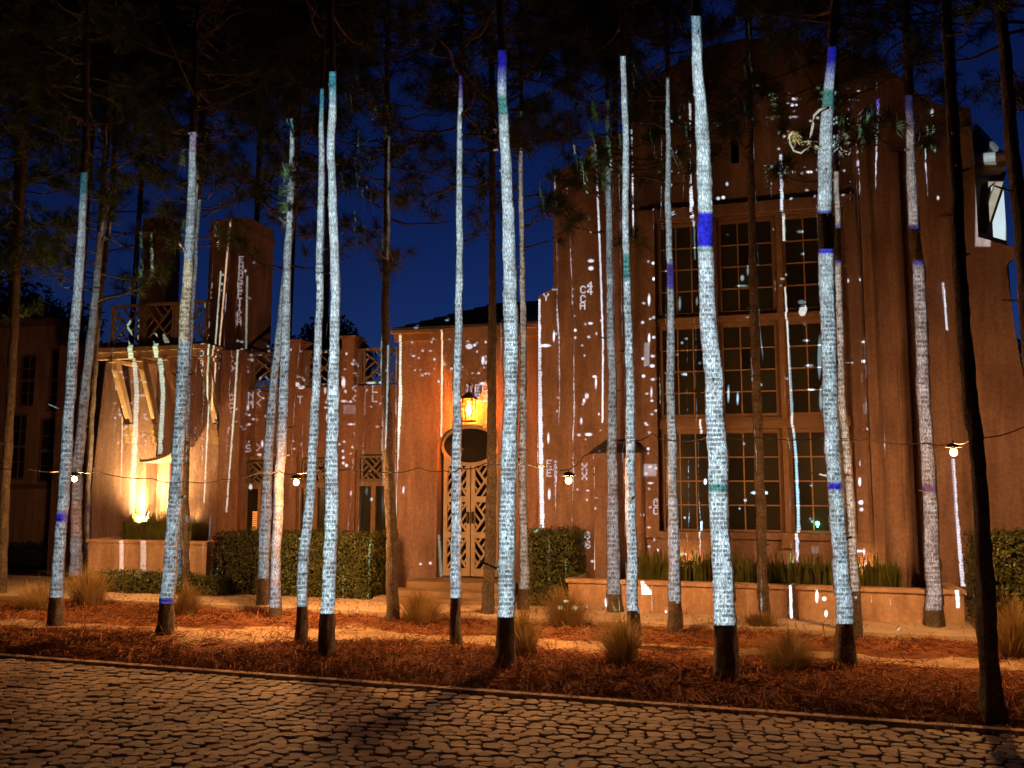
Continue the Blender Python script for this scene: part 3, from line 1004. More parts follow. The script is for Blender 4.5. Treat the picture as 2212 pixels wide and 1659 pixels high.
# ================================================================== PINES
# each: picture points foot -> up, widths (y, px), lit from yl0 up to yl1, label
T = []
def pine(name, pts, wid, lit=None, bands=(), bright=1.0, tone=(.61,.93,1.15), label='', crown=(5.0, 1.0), spill=.16, foot=None):
    T.append(dict(name=name, pts=pts, wid=wid, lit=lit, bands=bands, bright=bright, tone=tone, label=label, crown=crown, spill=spill, foot=foot))
BLU, CYA, TEA, PUR, BLK, YEL, PNK = (.03,.04,1.0), (.10,.55,.80), (.10,.42,.45), (.22,.10,.75), (0,0,0), (.95,1,.72), (1,.72,.72)
pine('a', [(118,1358),(133,1110),(150,900),(163,700),(178,480),(183,370),(190,0)], [(1358,31),(1250,25),(1100,24),(700,22),(370,15),(0,11)], (1290,372),
     [(1130,1105,BLU),(470,372,CYA)], .72, label='slender white-lit pine farthest left, with a blue band low on its trunk', crown=(5.6,1.1))
pine('b', [(163,1276),(168,1000),(188,800),(208,620),(222,440),(238,200),(244,0)], [(1276,26),(1100,23),(800,19),(440,13),(0,10)], (1243,500),
     [(1160,1080,PNK),(640,500,(.4,.4,.38))], .55, label='dimmer lit pine close behind the leftmost lit one, pinkish near its foot', crown=(4.6,1.2))
pine('c', [(184,1262),(188,1080),(196,900),(214,680),(234,500),(246,380),(250,0)], [(1262,13),(900,13),(500,11),(0,8)], (1240,480), [(1110,1085,BLU)], .38, (.9,.95,.95),
     label='thinnest lit pine, third from the left, leaning right', crown=(4.4,.8))
pine('d', [(353,1380),(366,1250),(378,1080),(388,900),(398,740),(408,560),(418,300),(428,0)], [(1380,36),(1290,32),(1080,27),(740,25),(300,15),(0,12)], (1303,285),
     [(1306,1290,BLU),(740,560,(.9,1,.8)),(330,285,(.6,.6,1))], .72, label='lit pine with the widest foot left of the hedge, front one of a crossing pair', crown=(5.4,1.2))
pine('e', [(382,1290),(384,1150),(385,1000),(391,800),(402,640),(420,470),(433,325),(442,0)], [(1290,24),(1000,24),(640,19),(325,12),(0,9)], (1265,322),
     [(1180,960,(.8,1,.7)),(420,322,YEL)], .62, label='yellowish lit pine crossing behind the one with the widest foot', crown=(5.2,1.0))
pine('f', [(401,1296),(402,1150),(405,900),(413,700),(423,555),(434,380),(452,0)], [(1296,14),(900,11),(555,9),(0,7)], (930,430), [], .45,
     label='very thin pine just right of the crossing pair', crown=(5.0,.8))
pine('g', [(570,1316),(572,1150),(580,970),(590,850),(602,740),(616,600),(630,480),(641,350),(650,0)], [(1316,27),(1150,24),(850,18),(480,14),(350,11),(0,9)], (1249,348),
     [(500,348,(.6,.6,.5))], .78, label='left one of two lit pines rising from behind the wide hedge', crown=(4.7,1.1))
pine('h', [(595,1337),(597,1200),(605,1000),(616,760),(621,560),(628,420),(632,258),(640,0)], [(1337,25),(1200,22),(760,21),(420,14),(258,9),(0,8)], (1313,256),
     [(1262,1252,(.9,.45,.45)),(290,256,CYA)], .95, label='right one of two lit pines in front of the wide hedge', crown=(4.5,1.2))
pine('i', [(650,1393),(656,1200),(668,1080),(681,870),(691,660),(690,560),(693,400),(697,190),(700,0)], [(1393,28),(1310,23),(1080,22),(660,17),(400,15),(190,9),(0,8)], (1310,191),
     [(290,191,CYA)], 1.0, label='lit pine leaning right, immediately left of the bright pine before the hedge end', crown=(6.4,1.0))
pine('j', [(705,1426),(709,1325),(715,1150),(716,1000),(722,880),(724,640),(722,540),(717,330),(716,155),(716,0)], [(1426,37),(1325,30),(1000,29),(640,21),(330,18),(155,16),(0,14)], (1325,154),
     [(240,154,CYA)], 1.08, label='brightest lit pine in front of the right end of the wide hedge', crown=(6.6,1.0), spill=(.42,.1))
pine('k', [(848,1341),(846,1150),(838,980),(832,800),(833,600),(836,400),(838,200),(838,0)], [(1341,27),(1150,24),(800,20),(400,14),(0,11)], (560,228), [], .30, (.9,1,.95),
     label='unlit dark pine left of the lantern door with a needle tuft halfway up', crown=(4.3,1.1), spill=-.55)
pine('l', [(985,1398),(985,1200),(986,1000),(989,800),(991,650),(993,500),(993,300),(996,165),(998,0)], [(1398,26),(1290,24),(1000,21),(650,17),(300,12),(165,9),(0,8)], (1291,163),
     [(240,163,(.16,.16,.9))], .95, label='lit pine standing before the lattice door beside the lantern', crown=(5.0,1.0))
pine('m', [(1052,1336),(1060,1150),(1062,900),(1063,700),(1064,400),(1062,200),(1060,0)], [(1336,30),(1270,26),(900,20),(400,14),(0,11)], None, [], 0,
     label='unlit dark pine covering the right edge of the lattice door', crown=(5.6,1.0))
pine('n', [(1090,1454),(1092,1330),(1097,1100),(1104,870),(1104,700),(1100,500),(1093,350),(1085,200),(1083,100),(1080,0)], [(1454,44),(1333,38),(1100,37),(700,32),(350,25),(200,20),(0,17)], (1333,108),
     [(205,108,BLU),(250,205,TEA)], .92, label='thick lit pine right of the lantern door, blue at its top', crown=(6.6,1.1), spill=(.30,.1))
pine('o', [(1131,1326),(1134,1230),(1129,1050),(1129,850),(1131,700),(1127,500),(1125,280),(1124,0)], [(1326,26),(1270,22),(1050,17),(700,14),(280,8),(0,7)], (1272,240),
     [(330,240,(.35,.4,.4))], .62, (.95,1,.92), label='thin lit pine close behind the right side of the blue-topped one', crown=(4.6,1.1), spill=(.1,.75))
pine('p', [(1328,1331),(1327,1250),(1323,1050),(1322,900),(1319,700),(1317,550),(1315,330),(1313,213),(1312,0)], [(1331,36),(1250,30),(1050,24),(700,17),(330,12),(0,9)], (1283,215),
     [(420,215,(.22,.5,.36))], .66, label='lit pine left of its straighter twin at the hipped pier cap, greenish above', crown=(4.8,1.1))
pine('q', [(1372,1402),(1366,1310),(1363,1080),(1361,900),(1358,720),(1352,553),(1350,480),(1353,330),(1349,200),(1347,122),(1346,0)], [(1402,30),(1318,26),(900,20),(553,16),(200,14),(0,12)], (1319,121),
     [(605,545,TEA)], 1.02, label='straight bright pine with a teal band, between the hipped pier cap and the window', crown=(6.8,1.0))
pine('r', [(1458,1368),(1458,1250),(1454,1050),(1448,890),(1449,720),(1446,553),(1444,330),(1442,168),(1441,0)], [(1368,33),(1297,28),(1050,21),(720,17),(330,12),(168,8),(0,7)], (1298,168),
     [(625,565,(.10,.12,.75))], .80, label='lit pine overlapping the first column of the gridded window', crown=(5.0,1.0))
pine('s', [(1567,1483),(1568,1350),(1556,1150),(1550,990),(1542,830),(1531,690),(1526,553),(1523,430),(1519,300),(1508,150),(1502,35),(1500,0)], [(1483,58),(1350,49),(1100,43),(830,41),(553,35),(300,31),(150,25),(0,21)], (1350,34),
     [(535,456,BLU),(545,535,TEA),(1063,1043,TEA),(120,34,(.35,.7,1))], 1.05, label='thickest lit pine, in front of the gridded window with a deep blue band', crown=(8.2,1.0), spill=.24)
pine('t', [(1650,1352),(1646,1200),(1639,1000),(1632,800),(1627,650),(1625,500),(1622,330),(1620,145),(1619,0)], [(1352,25),(1200,22),(800,20),(500,16),(145,10),(0,9)], (530,144),
     [(420,144,TEA)], .40, label='dark pine before the middle of the window, lit only high up', crown=(5.6,.9), spill=.05)
pine('u', [(1827,1449),(1824,1340),(1813,1150),(1800,990),(1792,850),(1787,700),(1785,553),(1783,430),(1783,330),(1790,200),(1797,110),(1805,0)], [(1449,46),(1347,38),(1150,35),(850,33),(553,34),(330,31),(200,24),(0,18)], (1347,100),
     [(543,455,BLK),(550,536,BLU),(460,453,BLU),(1060,1040,BLU),(190,100,BLU),(240,190,TEA)], .92, label='thick lit pine at the window\'s right end with a dark gap in its light', crown=(5.8,1.2), spill=.22)
pine('v', [(1854,1378),(1846,1240),(1836,1080),(1828,960),(1819,860),(1814,650),(1810,470),(1806,350),(1802,0)], [(1378,22),(1240,20),(960,17),(650,15),(350,12),(0,9)], (1277,370),
     [(567,487,BLK),(570,560,BLU),(490,482,BLU)], .74, (.95,1,.95), label='thinner lit pine tucked behind the one with the dark gap', crown=(5.2,1.0))
pine('w', [(2020,1364),(2017,1250),(2008,1080),(2000,920),(1994,760),(1984,600),(1974,490),(1966,340),(1961,200),(1956,0)], [(1364,40),(1318,37),(1080,31),(760,28),(490,24),(340,19),(200,18),(0,14)], (1318,205),
     [(568,488,BLK),(574,562,BLU),(494,484,BLU),(1064,1045,PUR),(290,205,(.12,.14,.6))], .74, (.9,.93,1), label='lit pine on the plain wall right of the window with a purple band', crown=(5.6,1.1))
pine('x', [(2146,1562),(2138,1400),(2124,1180),(2110,1000),(2096,880),(2084,720),(2072,553),(2061,330),(2052,160),(2042,0)], [(1562,58),(1450,42),(1180,34),(880,31),(553,27),(160,24),(0,22)], None, [], 0,
     label='big unlit dark pine nearest the lane on the right', crown=(5.0,1.0))
pine('y', [(2285,1500),(2240,950),(2206,500),(2186,330),(2174,170),(2162,0)], [(1500,48),(500,28),(0,24)], None, [], 0,
     label='unlit dark pine cut off by the right edge, only its upper trunk showing', crown=(4.9,1.0))
pine('z', [(2,1290),(8,1100),(22,850),(36,600),(54,300),(66,0)], [(1290,20),(850,18),(300,15),(0,13)], None, [], 0,
     label='unlit dark pine at the left edge of the picture', crown=(4.4,1.3))
pine('za', [(-70,1300),(-40,800),(-20,300),(-12,0)], [(1300,24),(0,14)], None, [], 0, label='unlit dark pine beyond the left edge, only its crown showing', crown=(4.2,1.3))

def tuft(acc, p, d, r, n, L):
    d = d.normalized()
    ref = Vector((0,0,1)) if abs(d.z) < .9 else Vector((1,0,0))
    a = d.cross(ref).normalized(); b = d.cross(a)
    acc.append((p, d, a, b, n, L))

def flush_needles(acc, seed, width=.0058):
    r = np.random.default_rng(seed)
    Vs = []
    for p, d, a, b, n, L in acc:
        th = r.uniform(0, 2*np.pi, n); ph = np.arccos(r.uniform(-.15, .98, n))
        D = np.cos(ph)[:,None]*np.array(d) + (np.sin(ph)*np.cos(th))[:,None]*np.array(a) + (np.sin(ph)*np.sin(th))[:,None]*np.array(b)
        Ln = L*r.uniform(.6, 1.15, n)[:,None]
        base = np.array(p) - np.array(d)*r.uniform(0, .10, n)[:,None]
        mid_ = base + D*Ln*.55
        tip = base + D*Ln + np.array([0,0,-1])*(Ln**2)*1.0
        W_ = np.cross(D, r.normal(size=(n,3))); W_ /= np.linalg.norm(W_, axis=1)[:,None] + 1e-9
        W_ *= width/2
        Vs.append(np.stack([base-W_, base+W_, mid_+W_, mid_-W_, tip], 1))
    V = np.concatenate(Vs)
    m = len(V)
    i0 = np.arange(m)*5
    quad = np.stack([i0, i0+1, i0+2, i0+3], 1); tri = np.stack([i0+3, i0+2, i0+4], 1)
    me = bpy.data.meshes.new('needles')
    me.vertices.add(m*5); me.vertices.foreach_set('co', V.reshape(-1).astype(np.float32))
    li = np.concatenate([quad.ravel(), tri.ravel()]).astype(np.int32)
    me.loops.add(len(li)); me.loops.foreach_set('vertex_index', li)
    me.polygons.add(2*m)
    me.polygons.foreach_set('loop_start', np.concatenate([np.arange(m)*4, 4*m+np.arange(m)*3]).astype(np.int32))
    me.polygons.foreach_set('loop_total', np.concatenate([np.full(m,4), np.full(m,3)]).astype(np.int32))
    me.update(calc_edges=True)
    return me

def trunk_mesh(path, rad, seed, seg=22):
    """bark with raised plates; path and radius sampled along the height"""
    r = random.Random(seed)
    ph = r.uniform(0, 50)
    n = len(path)
    Vv = np.zeros((n*seg, 3)); Fc = []
    for i, (p, rr) in enumerate(zip(path, rad)):
        flare = 1 + .16*math.exp(-max(0, p.z)/.22)
        for k in range(seg):
            th = 2*math.pi*k/seg
            q = Vector((math.cos(th)*2.6+ph, math.sin(th)*2.6, p.z*3.1))
            q2 = Vector((math.cos(th)*5+ph, math.sin(th)*5, p.z*10.0))
            f = flare*(1 + .085*noise.noise(q) + .10*noise.noise(q2) + .10*noise.cell(Vector((q.x*1.6, q.y*1.6, p.z*7.0))) - .05)
            Vv[i*seg+k] = (p.x + math.cos(th)*rr*f, p.y + math.sin(th)*rr*f, p.z)
    for i in range(n-1):
        for k in range(seg):
            k2 = (k+1) % seg
            Fc.append((i*seg+k, i*seg+k2, (i+1)*seg+k2, (i+1)*seg+k))
    return np_mesh('trunk', Vv, Fc, 4)

LOOP = [(1785,232),(1770,238),(1758,250),(1756,268),(1752,290),(1745,318),(1730,331),(1715,326),(1706,308),(1706,292),(1712,286)]
for idx, t in enumerate(T):
    r = random.Random(500+idx)
    ft = gp(*t['pts'][0]); D = ft.y
    ys = [p[1] for p in t['pts']][::-1]; xs = [p[0] for p in t['pts']][::-1]
    wy = [w[0] for w in t['wid']][::-1]; ww = [w[1] for w in t['wid']][::-1]
    path = []; rad = []
    y0 = t['pts'][0][1]
    # sample the trunk densely in height; above the frame it goes on, thinning
    ztop = at(xs[0], 0, D).z
    z = -.06
    pts3 = [at(x, y, D) for x, y in t['pts']]
    pz_ = [p.z for p in pts3]; pxx = [p.x for p in pts3]
    slope = (pxx[-1]-pxx[-2])/max(.2, pz_[-1]-pz_[-2])
    tot = ztop + 3.6 + r.random()*1.2
    while z < tot:
        if z <= pz_[-1]:
            x = float(np.interp(z, pz_, pxx))
        else:
            x = pxx[-1] + slope*.5*(z-pz_[-1])
        x += .014*noise.noise(Vector((idx*7.1, z*.9, 0))) + .011*noise.noise(Vector((idx*3.7, z*2.6, 5)))
        sx, sy, dep = screen(Vector((x, D, max(0,z))))
        w = float(np.interp(max(0, sy), wy, ww))
        rr = w/2/F*dep*(1 + .07*noise.noise(Vector((idx*2.9, z*1.3, 11))))
        if z > pz_[-1]:
            rr *= max(.12, 1 - .8*(z-pz_[-1])/(tot-pz_[-1]))
        path.append(Vector((x, D + .03*noise.noise(Vector((idx*3.3, 5, z*.5))), z))); rad.append(rr)
        z += .042 if z < ztop else .15
    t['path'] = path; t['rad'] = rad; t['D'] = D
    root = empty('pine_tree', (0,0,0))
    tag(root, t['label'], 'pine tree', 'slender pines in the straw bed')
    link('trunk', trunk_mesh(path, rad, idx), M['bark'], root, smooth=True)
    # broken stubs on the trunk
    for k in range(7):
        st_ = MB()
        i = r.randrange(int(len(path)*.08), int(len(path)*.8))
        p = path[i]; th = r.uniform(0, 2*math.pi); L = r.uniform(.02, .07) + (r.random() < .15)*.12
        dv = Vector((math.cos(th), math.sin(th), r.uniform(.1,.5)))
        st_.tube([p, p+dv*(rad[i]+L*.5), p+dv*(rad[i]+L)], [.014,.011,.007], 5)
        st_.build('stub', M['bark'], root)
    if t['name'] == 'u':
        lb = [at(x, y, D-.18) for x, y in LOOP]
        MB().tube(lb, [.016 - .0009*k for k in range(len(lb))], 6).build('looped_branch', M['branch'], root, smooth=True)
        la = []
        for x, y in ((1716,300),(1722,306),(1716,292),(1752,318)):
            tuft(la, at(x, y, D-.2), Vector((.2,0,-.6)), r, 26, .11)
        o = link('dead_needles', flush_needles(la, 3), M['grass'], root); o['kind'] = 'stuff'
    # crown
    zc, dens = t['crown']
    br = MB(); acc = []
    hi = tot - .1
    nb = int((hi-zc)*13*dens)
    for k in range(nb):
        f = (k + r.random())/nb
        zb_ = zc + (hi-zc)*f**.68
        i = min(len(path)-1, max(0, int(np.searchsorted([p.z for p in path], zb_))))
        p = path[i]
        th = r.uniform(0, 2*math.pi)
        L = r.uniform(.55, 1.55)*(1-.35*f)*(1.0 if zb_ > zc+.6 else .8)
        dv = Vector((math.cos(th), math.sin(th)*.8, 0))
        rise = r.uniform(-.35, .35) + .2*f
        pts = [p]
        for q in range(1, 6):
            s_ = q/5
            pts.append(p + dv*L*s_ + Vector((r.uniform(-.05,.05), r.uniform(-.05,.05), L*(rise*s_ + .32*s_*s_*s_) + r.uniform(-.04,.04))))
        br.tube(pts, [.017, .014, .011, .008, .006, .004], 5)
        ntw = r.randint(3, 6)
        for q in range(ntw):
            s_ = r.uniform(.35, 1.0)
            b0_ = pts[min(4, int(s_*5))].lerp(pts[min(5, int(s_*5)+1)], (s_*5) % 1)
            a_ = r.uniform(-1.2, 1.2)
            d2 = Vector((dv.x*math.cos(a_)-dv.y*math.sin(a_), dv.x*math.sin(a_)+dv.y*math.cos(a_), r.uniform(-.1, .9))).normalized()
            l2 = r.uniform(.12, .42)
            e1 = b0_ + d2*l2*.5 + Vector((0,0,-.02)); e2 = b0_ + d2*l2 + Vector((0,0,.05))
            br.tube([b0_, e1, e2], [.006,.005,.003], 4)
            tuft(acc, e2, (e2-e1), r, r.randint(40, 66), r.uniform(.17, .27))
        tuft(acc, pts[-1], pts[-1]-pts[-2], r, 60, r.uniform(.18, .26))
    crown = link('crown', flush_needles(acc, 40+idx), M['needles'], root)
    crown['kind'] = 'stuff'
    br.build('branch', M['branch'], root, fix=False)

# dark trees standing behind the building
def back_tree(px, py_top, Y, wpx, label, seed):
    r = random.Random(seed)
    top = at(px, py_top, Y); w = wpx/F*Y/2
    root = empty('background_tree', (top.x, Y, 0)); tag(root, label, 'tree', 'trees behind the building')
    h = top.z
    MB().tube([(0,0,-.1),(r.uniform(-.2,.2),0,h*.4),(r.uniform(-.3,.3),0,h*.85)], [.22,.15,.05], 8).build('trunk', M['bark'], root, smooth=True)
    def fn(q, n):
        c = q.normal(size=(n,3)); c /= np.linalg.norm(c, axis=1)[:,None]
        k = q.integers(0, 14, n)
        cen = np.array([[q2.uniform(-.7,.7)*w, q2.uniform(-.5,.5)*w, h*(.55+.38*q2.random())] for q2 in [random.Random(seed*31+i) for i in range(14)]])
        P = cen[k] + c*np.array([w*.42, w*.42, h*.12])*q.uniform(.5, 1.05, n)[:,None]
        return P, c
    o = link('crown', leaves(9000, fn, .10, seed), M['leaf'], root); o['kind'] = 'stuff'
def back_pine(px, py_low, Y, label, seed):
    r = random.Random(seed)
    p = at(px, py_low, Y); h0 = p.z; h1 = h0 + 6.5
    root = empty('background_pine', (p.x, Y, 0)); tag(root, label, 'pine tree', 'tall dark pines behind the buildings')
    MB().tube([(0,0,-.1),(r.uniform(-.2,.2),0,h0),(r.uniform(-.3,.3),0,h1)], [.075,.065,.04], 8).build('trunk', M['bark'], root, smooth=True)
    br = MB(); acc = []
    for k in range(175):
        f = r.random()**.8
        z = h0 + (h1-h0)*f; th = r.uniform(0, 2*math.pi); L = r.uniform(.8, 3.0)*(1-.5*f)
        a_ = Vector((0,0,z)); b_ = a_ + Vector((math.cos(th)*L, math.sin(th)*L*.6, r.uniform(-.3,.6)))
        br.tube([a_, a_.lerp(b_,.5)+Vector((0,0,-.1)), b_], [.03,.02,.008], 4)
        for q in range(8):
            c_ = a_.lerp(b_, r.uniform(.3,1.05)) + Vector((r.gauss(0,.25), r.gauss(0,.25), r.gauss(0,.2)))
            tuft(acc, c_, Vector((math.cos(th), math.sin(th), r.uniform(-.2,.8))), r, 34, r.uniform(.3,.42))
    o = link('crown', flush_needles(acc, seed, .011), M['needles'], root); o['kind'] = 'stuff'
    br.build('branch', M['branch'], root, fix=False)
for a in ((52, 330, 21, 'tall dark pine crown in the upper left corner'), (560, 180, 21, 'dark pine crown filling the top between the chimney and the brightest pine'), (186, 260, 20, 'dark pine crown above the two leftmost lit pines'), (300, 240, 22, 'dark pine crown left above the chimney'),
          (424, 230, 21, 'dark pine crown right above the chimney'), (632, 200, 20, 'dark pine crown above the brightest pine'), (716, 110, 21, 'dark pine crown high above the terrace'),
          (1314, 130, 20, 'dark pine crown left of the tower gable'), (1444, 30, 21, 'dark pine crown topping the left side of the gable'), (1621, 10, 22, 'dark pine crown topping the middle of the gable'), (1958, 60, 20, 'dark pine crown right of the gable top')):
    back_pine(*a, seed=int(a[0])+900)
back_tree(690, 705, 24, 230, 'dark tree peeping over the terrace railings', 3)
back_tree(90, 640, 24, 330, 'dark tree above the roof of the far left building', 4)
back_tree(-60, 420, 27, 420, 'tall dark tree at the far left behind the other building', 5)
back_tree(2300, 720, 24, 220, 'dark tree beyond the right end of the hall', 6)

# ------------------------------------------------------------------ pine straw lying on the bed
def straw(n, seed):
    r = np.random.default_rng(seed)
    Vs = []
    s = r.uniform(-6.5, 15, n*3); t_ = .06 + 5.2*r.random(n*3)**1.5
    X = K0.x + KD.x*s + KN.x*t_; Y = K0.y + KD.y*s + KN.y*t_
    keep = np.abs(X/Y) < .68
    X, Y, t_ = X[keep][:n], Y[keep][:n], t_[keep][:n]
    # thin where the path runs
    Z = np.array([bed_z(x, y) for x, y in zip(X, Y)])
    sxs = PW/2 + F*X/(Y*CP + (Z-EYE)*SP); sys_ = PH/2 - F*(-Y*SP + (Z-EYE)*CP)/(Y*CP + (Z-EYE)*SP)
    top_ = np.interp(sxs, [-160,330,560,860,1310,1620,2060,2380], [1338,1352,1352,1368,1386,1404,1420,1440])
    bot_ = np.interp(sxs, [-160,200,330,400,470,600,860,1160,1330,1450,1560,1780,2060,2380], [1358,1362,1368,1410,1411,1390,1384,1402,1414,1402,1424,1428,1450,1470])
    inp = (sys_ > top_) & (sys_ < bot_)
    pat = np.array([noise.noise(Vector((x*1.7, y*4.0, 2))) for x, y in zip(X, Y)])
    k = ~inp | (r.random(len(X)) < np.where(pat > .12, .55, .06))
    X, Y, Z = X[k], Y[k], Z[k]
    m = len(X)
    th = r.uniform(0, 2*np.pi, m); L = r.uniform(.07, .19, m)
    lift = r.exponential(.022, m)
    d = np.stack([np.cos(th), np.sin(th), np.zeros(m)], 1)
    c = np.stack([-np.sin(th), np.cos(th), np.zeros(m)], 1)
    bend = r.normal(0, .35, m)
    up = np.array([0,0,1.0])
    P0 = np.stack([X, Y, Z+.002], 1)
    P1 = P0 + d*(L*.5)[:,None] + c*(bend*L*.25)[:,None] + up*(lift+.006)[:,None]
    P2 = P0 + d*L[:,None] + c*(bend*L*.9)[:,None] + up*(r.exponential(.012, m))[:,None]
    w = (.0022 + .0022*r.random(m))[:,None]
    wv = c*w*.8 + up*w*.8
    V = np.stack([P0-wv, P0+wv, P1+wv, P1-wv, P2+wv*.4, P2-wv*.4], 1).reshape(-1,3)
    i0 = np.arange(m)*6
    Fc = np.concatenate([np.stack([i0,i0+1,i0+2,i0+3],1), np.stack([i0+3,i0+2,i0+4,i0+5],1)])
    return np_mesh('pine_straw', V, Fc, 4)
def stray_needles(n, seed):
    r = random.Random(seed); mb = MB()
    for i in range(n):
        t_ = -r.expovariate(1/.30) + .05
        p = rw(r.uniform(-2, 13), max(-2.4, t_), .014 if t_ < 0 else .034); th = r.uniform(0, 6.283); L = r.uniform(.05, .16); b_ = r.uniform(-.5, .5)
        d = Vector((math.cos(th), math.sin(th), 0)); c = Vector((-math.sin(th), math.cos(th), 0))
        q = [p, p+d*L*.5+c*b_*L*.2+Vector((0,0,r.uniform(0,.008))), p+d*L+c*b_*L*.7]
        b = len(mb.v)
        for k, z in enumerate(q):
            w = c*.0016*(1-.3*k)
            mb.v += [tuple(z-w), tuple(z+w)]
        mb.f += [(b,b+1,b+3,b+2),(b+2,b+3,b+5,b+4)]
    return mb.mesh('stray_needles')
o = link('stray_needles', stray_needles(900, 4), M['straw'])
tag(o, 'loose pine needles blown over the kerb onto the cobbles', 'pine needles', kind='stuff')
o = link('pine_straw', straw(50000, 5), M['straw'])
tag(o, 'rust-brown pine straw strewn over the bed', 'pine straw', kind='stuff')

# ================================================================== LAMPS
def lamp(name, p, e, col, r):
    L = bpy.data.lights.new(name, 'POINT'); L.energy = e; L.color = col; L.shadow_soft_size = r
    o = bpy.data.objects.new(name, L); COL.objects.link(o); o.location = p
# string of bulbs slung between the pines
SL = empty('string_lights', tuple(at(640,1040,11.2)))
tag(SL, 'sagging black cable strung between the pines with glowing orange bulbs', 'string lights')
SLo = Vector(SL.location)
bulbs = [(161,1034,12.4), (640,1041,11.0), (1228,1037,9.7), (2060,976,8.8)]
cab = [(-420,1000,11.8),(-330,1012,11.6),(-200,996,11.6),(-60,1000,11.5),(60,1014,11.2),(161,1016,12.4),(210,1019,11.6),(330,1034,10.1),(400,1040,10.0),(480,1036,10.6),(560,1020,10.9),(600,1016,11.1),(640,1023,11.0),
       (690,1008,9.5),(760,1012,9.6),(832,1020,10.9),(905,1010,10.4),(960,1016,9.7),(992,1012,9.4),(1050,1000,9.3),(1098,996,8.3),(1128,998,9.2),(1180,1006,9.6),(1228,1014,9.7),
       (1262,984,10.4),(1322,950,11.2),(1362,952,9.4),(1410,936,9.7),(1450,952,10.0),(1545,940,7.8),(1638,945,10.4),(1800,945,8.4),(1870,949,9.2),(2000,957,10.1),(2060,956,8.8),(2100,946,6.9),(2212,922,7.6),(2300,910,8),(2400,950,8.3),(2490,966,8.6),(2600,950,8.8)]
pts = [at(*c)-SLo for c in cab]
fine = []
for i in range(len(pts)-1):
    for k in range(4):
        f = k/4
        q = pts[i].lerp(pts[i+1], f); q.z -= .03*math.sin(math.pi*f)
        fine.append(q)
fine.append(pts[-1])
MB().tube(fine, .0055, 5).build('cable', M['cable'], SL)
for (bx, by, bd), bk in zip(bulbs, (.75, 1.45, 1.0, .95)):
    c = at(bx, by, bd)-SLo
    MB().lathe([(0,.075),(.022,.075),(.022,.035),(.030,.028)], c, 10).tube([c+Vector((0,0,.07)), c+Vector((0,0,.12))], .006, 5).build('socket', M['iron'], SL)
    MB().lathe([(.018,.036),(.026,.024),(.034,.006),(.036,-.010),(.030,-.028),(.017,-.040),(0.001,-.044)], c, 12).build('bulb', M['bulb'], SL, smooth=True)
    MB().lathe([(.018,.088),(.045,.080),(.082,.046),(.080,.044),(.044,.076),(.018,.084)], c, 16).build('added_shade', M['iron'], SL, smooth=True)  # added cap that cuts the bulb's upward light off the upper walls
    lamp('bulb_light', c+SLo, E_BULB*bk, (1.0, .45, .135), .06)

# wall lantern over the door
lc = lp(1013, 885, VE-.118)
LN = empty('wall_lantern', tuple(uv2w(lc[0], VE-.118, lc[1])), BROT)
tag(LN, 'black iron lantern glowing orange on the wall above the round fanlight', 'lantern')
h = .165; w = .075
mb = MB()
for sx in (-1, 1):
    for sy in (-1, 1):
        mb.box(sx*w-.008, sx*w+.008, sy*w-.008, sy*w+.008, -h, h)
mb.box(-w-.02, w+.02, -w-.02, w+.02, -h-.02, -h); mb.box(-w-.03, w+.03, -w-.03, w+.03, h, h+.02)
mb.build('lantern_frame', M['iron'], LN)
MB().add([(-w-.03,-w-.03,h+.022),(w+.03,-w-.03,h+.022),(w+.03,w+.03,h+.022),(-w-.03,w+.03,h+.022),(-.02,-.02,h+.10),(.02,-.02,h+.10),(.02,.02,h+.10),(-.02,.02,h+.10)],
         [(0,1,5,4),(1,2,6,5),(2,3,7,6),(3,0,4,7),(4,5,6,7)]).build('lantern_cap', M['iron'], LN)
MB().tube([(0,0,h+.10),(0,0,h+.2),(0,.05,h+.25),(0,.112,h+.22)], .010, 6).build('lantern_arm', M['iron'], LN)
MB().lathe([(.006,-.10),(.026,-.06),(.034,-.01),(.028,.04),(.012,.085),(.002,.12)], (0,0,0), 10).build('flame_bulb', M['lantern_glow'], LN, smooth=True)
lamp('lantern_light', uv2w(lc[0], VE-.118, lc[1]), E_LANTERN, (1.0, .20, .012), .04)

# uplights in the planters: small cans, each with its own spot
def uplight(px, py, v, wall_v, e, label, ang=70, tilt=14, col=(1, .60, .20)):
    u, z = lp(px, py, v)
    p = uv2w(u, v, z)
    U = empty('uplight', tuple(p), BROT); tag(U, label, 'uplight', 'uplights in the planters')
    MB().lathe([(0.0,-.10),(.035,-.10),(.045,.0),(.040,.0),(.034,-.02)], (0,0,0), 12).build('can', M['iron'], U)
    MB().lathe([(.034,-.02),(.001,-.016)], (0,0,0), 12).build('lens', M['up_glow'], U)
    L = bpy.data.lights.new('uplight_beam', 'POINT' if ang > 170 else 'SPOT'); L.energy = e; L.color = col; L.shadow_soft_size = .03
    if ang <= 170:
        L.spot_size = R(ang); L.spot_blend = 1.0
    lo = bpy.data.objects.new('uplight_beam', L); COL.objects.link(lo)
    d = uv2w(0, math.sin(R(tilt)), math.cos(R(tilt)))
    lo.location = p + Vector((0,0,.05)); lo.rotation_euler = d.to_track_quat('-Z', 'Y').to_euler()
uplight(297, 1134, 12.86, VL, E_UP*8.0, 'uplight glaring at the foot of the wall below the balcony', 150, 24)
uplight(408, 1146, 13.06, VL, E_UP*.35, 'uplight half hidden by the crossing pair of pines', 120, 4)
uplight(1362, 1242, 12.46, VT, E_UP*.55, 'uplight at the left end of the long planter', 120, 4, (1, .45, .10))
uplight(1490, 1250, 12.46, VT, E_UP*.13, 'uplight among the reeds left of the thickest pine', 150, 8, (1, .45, .10))
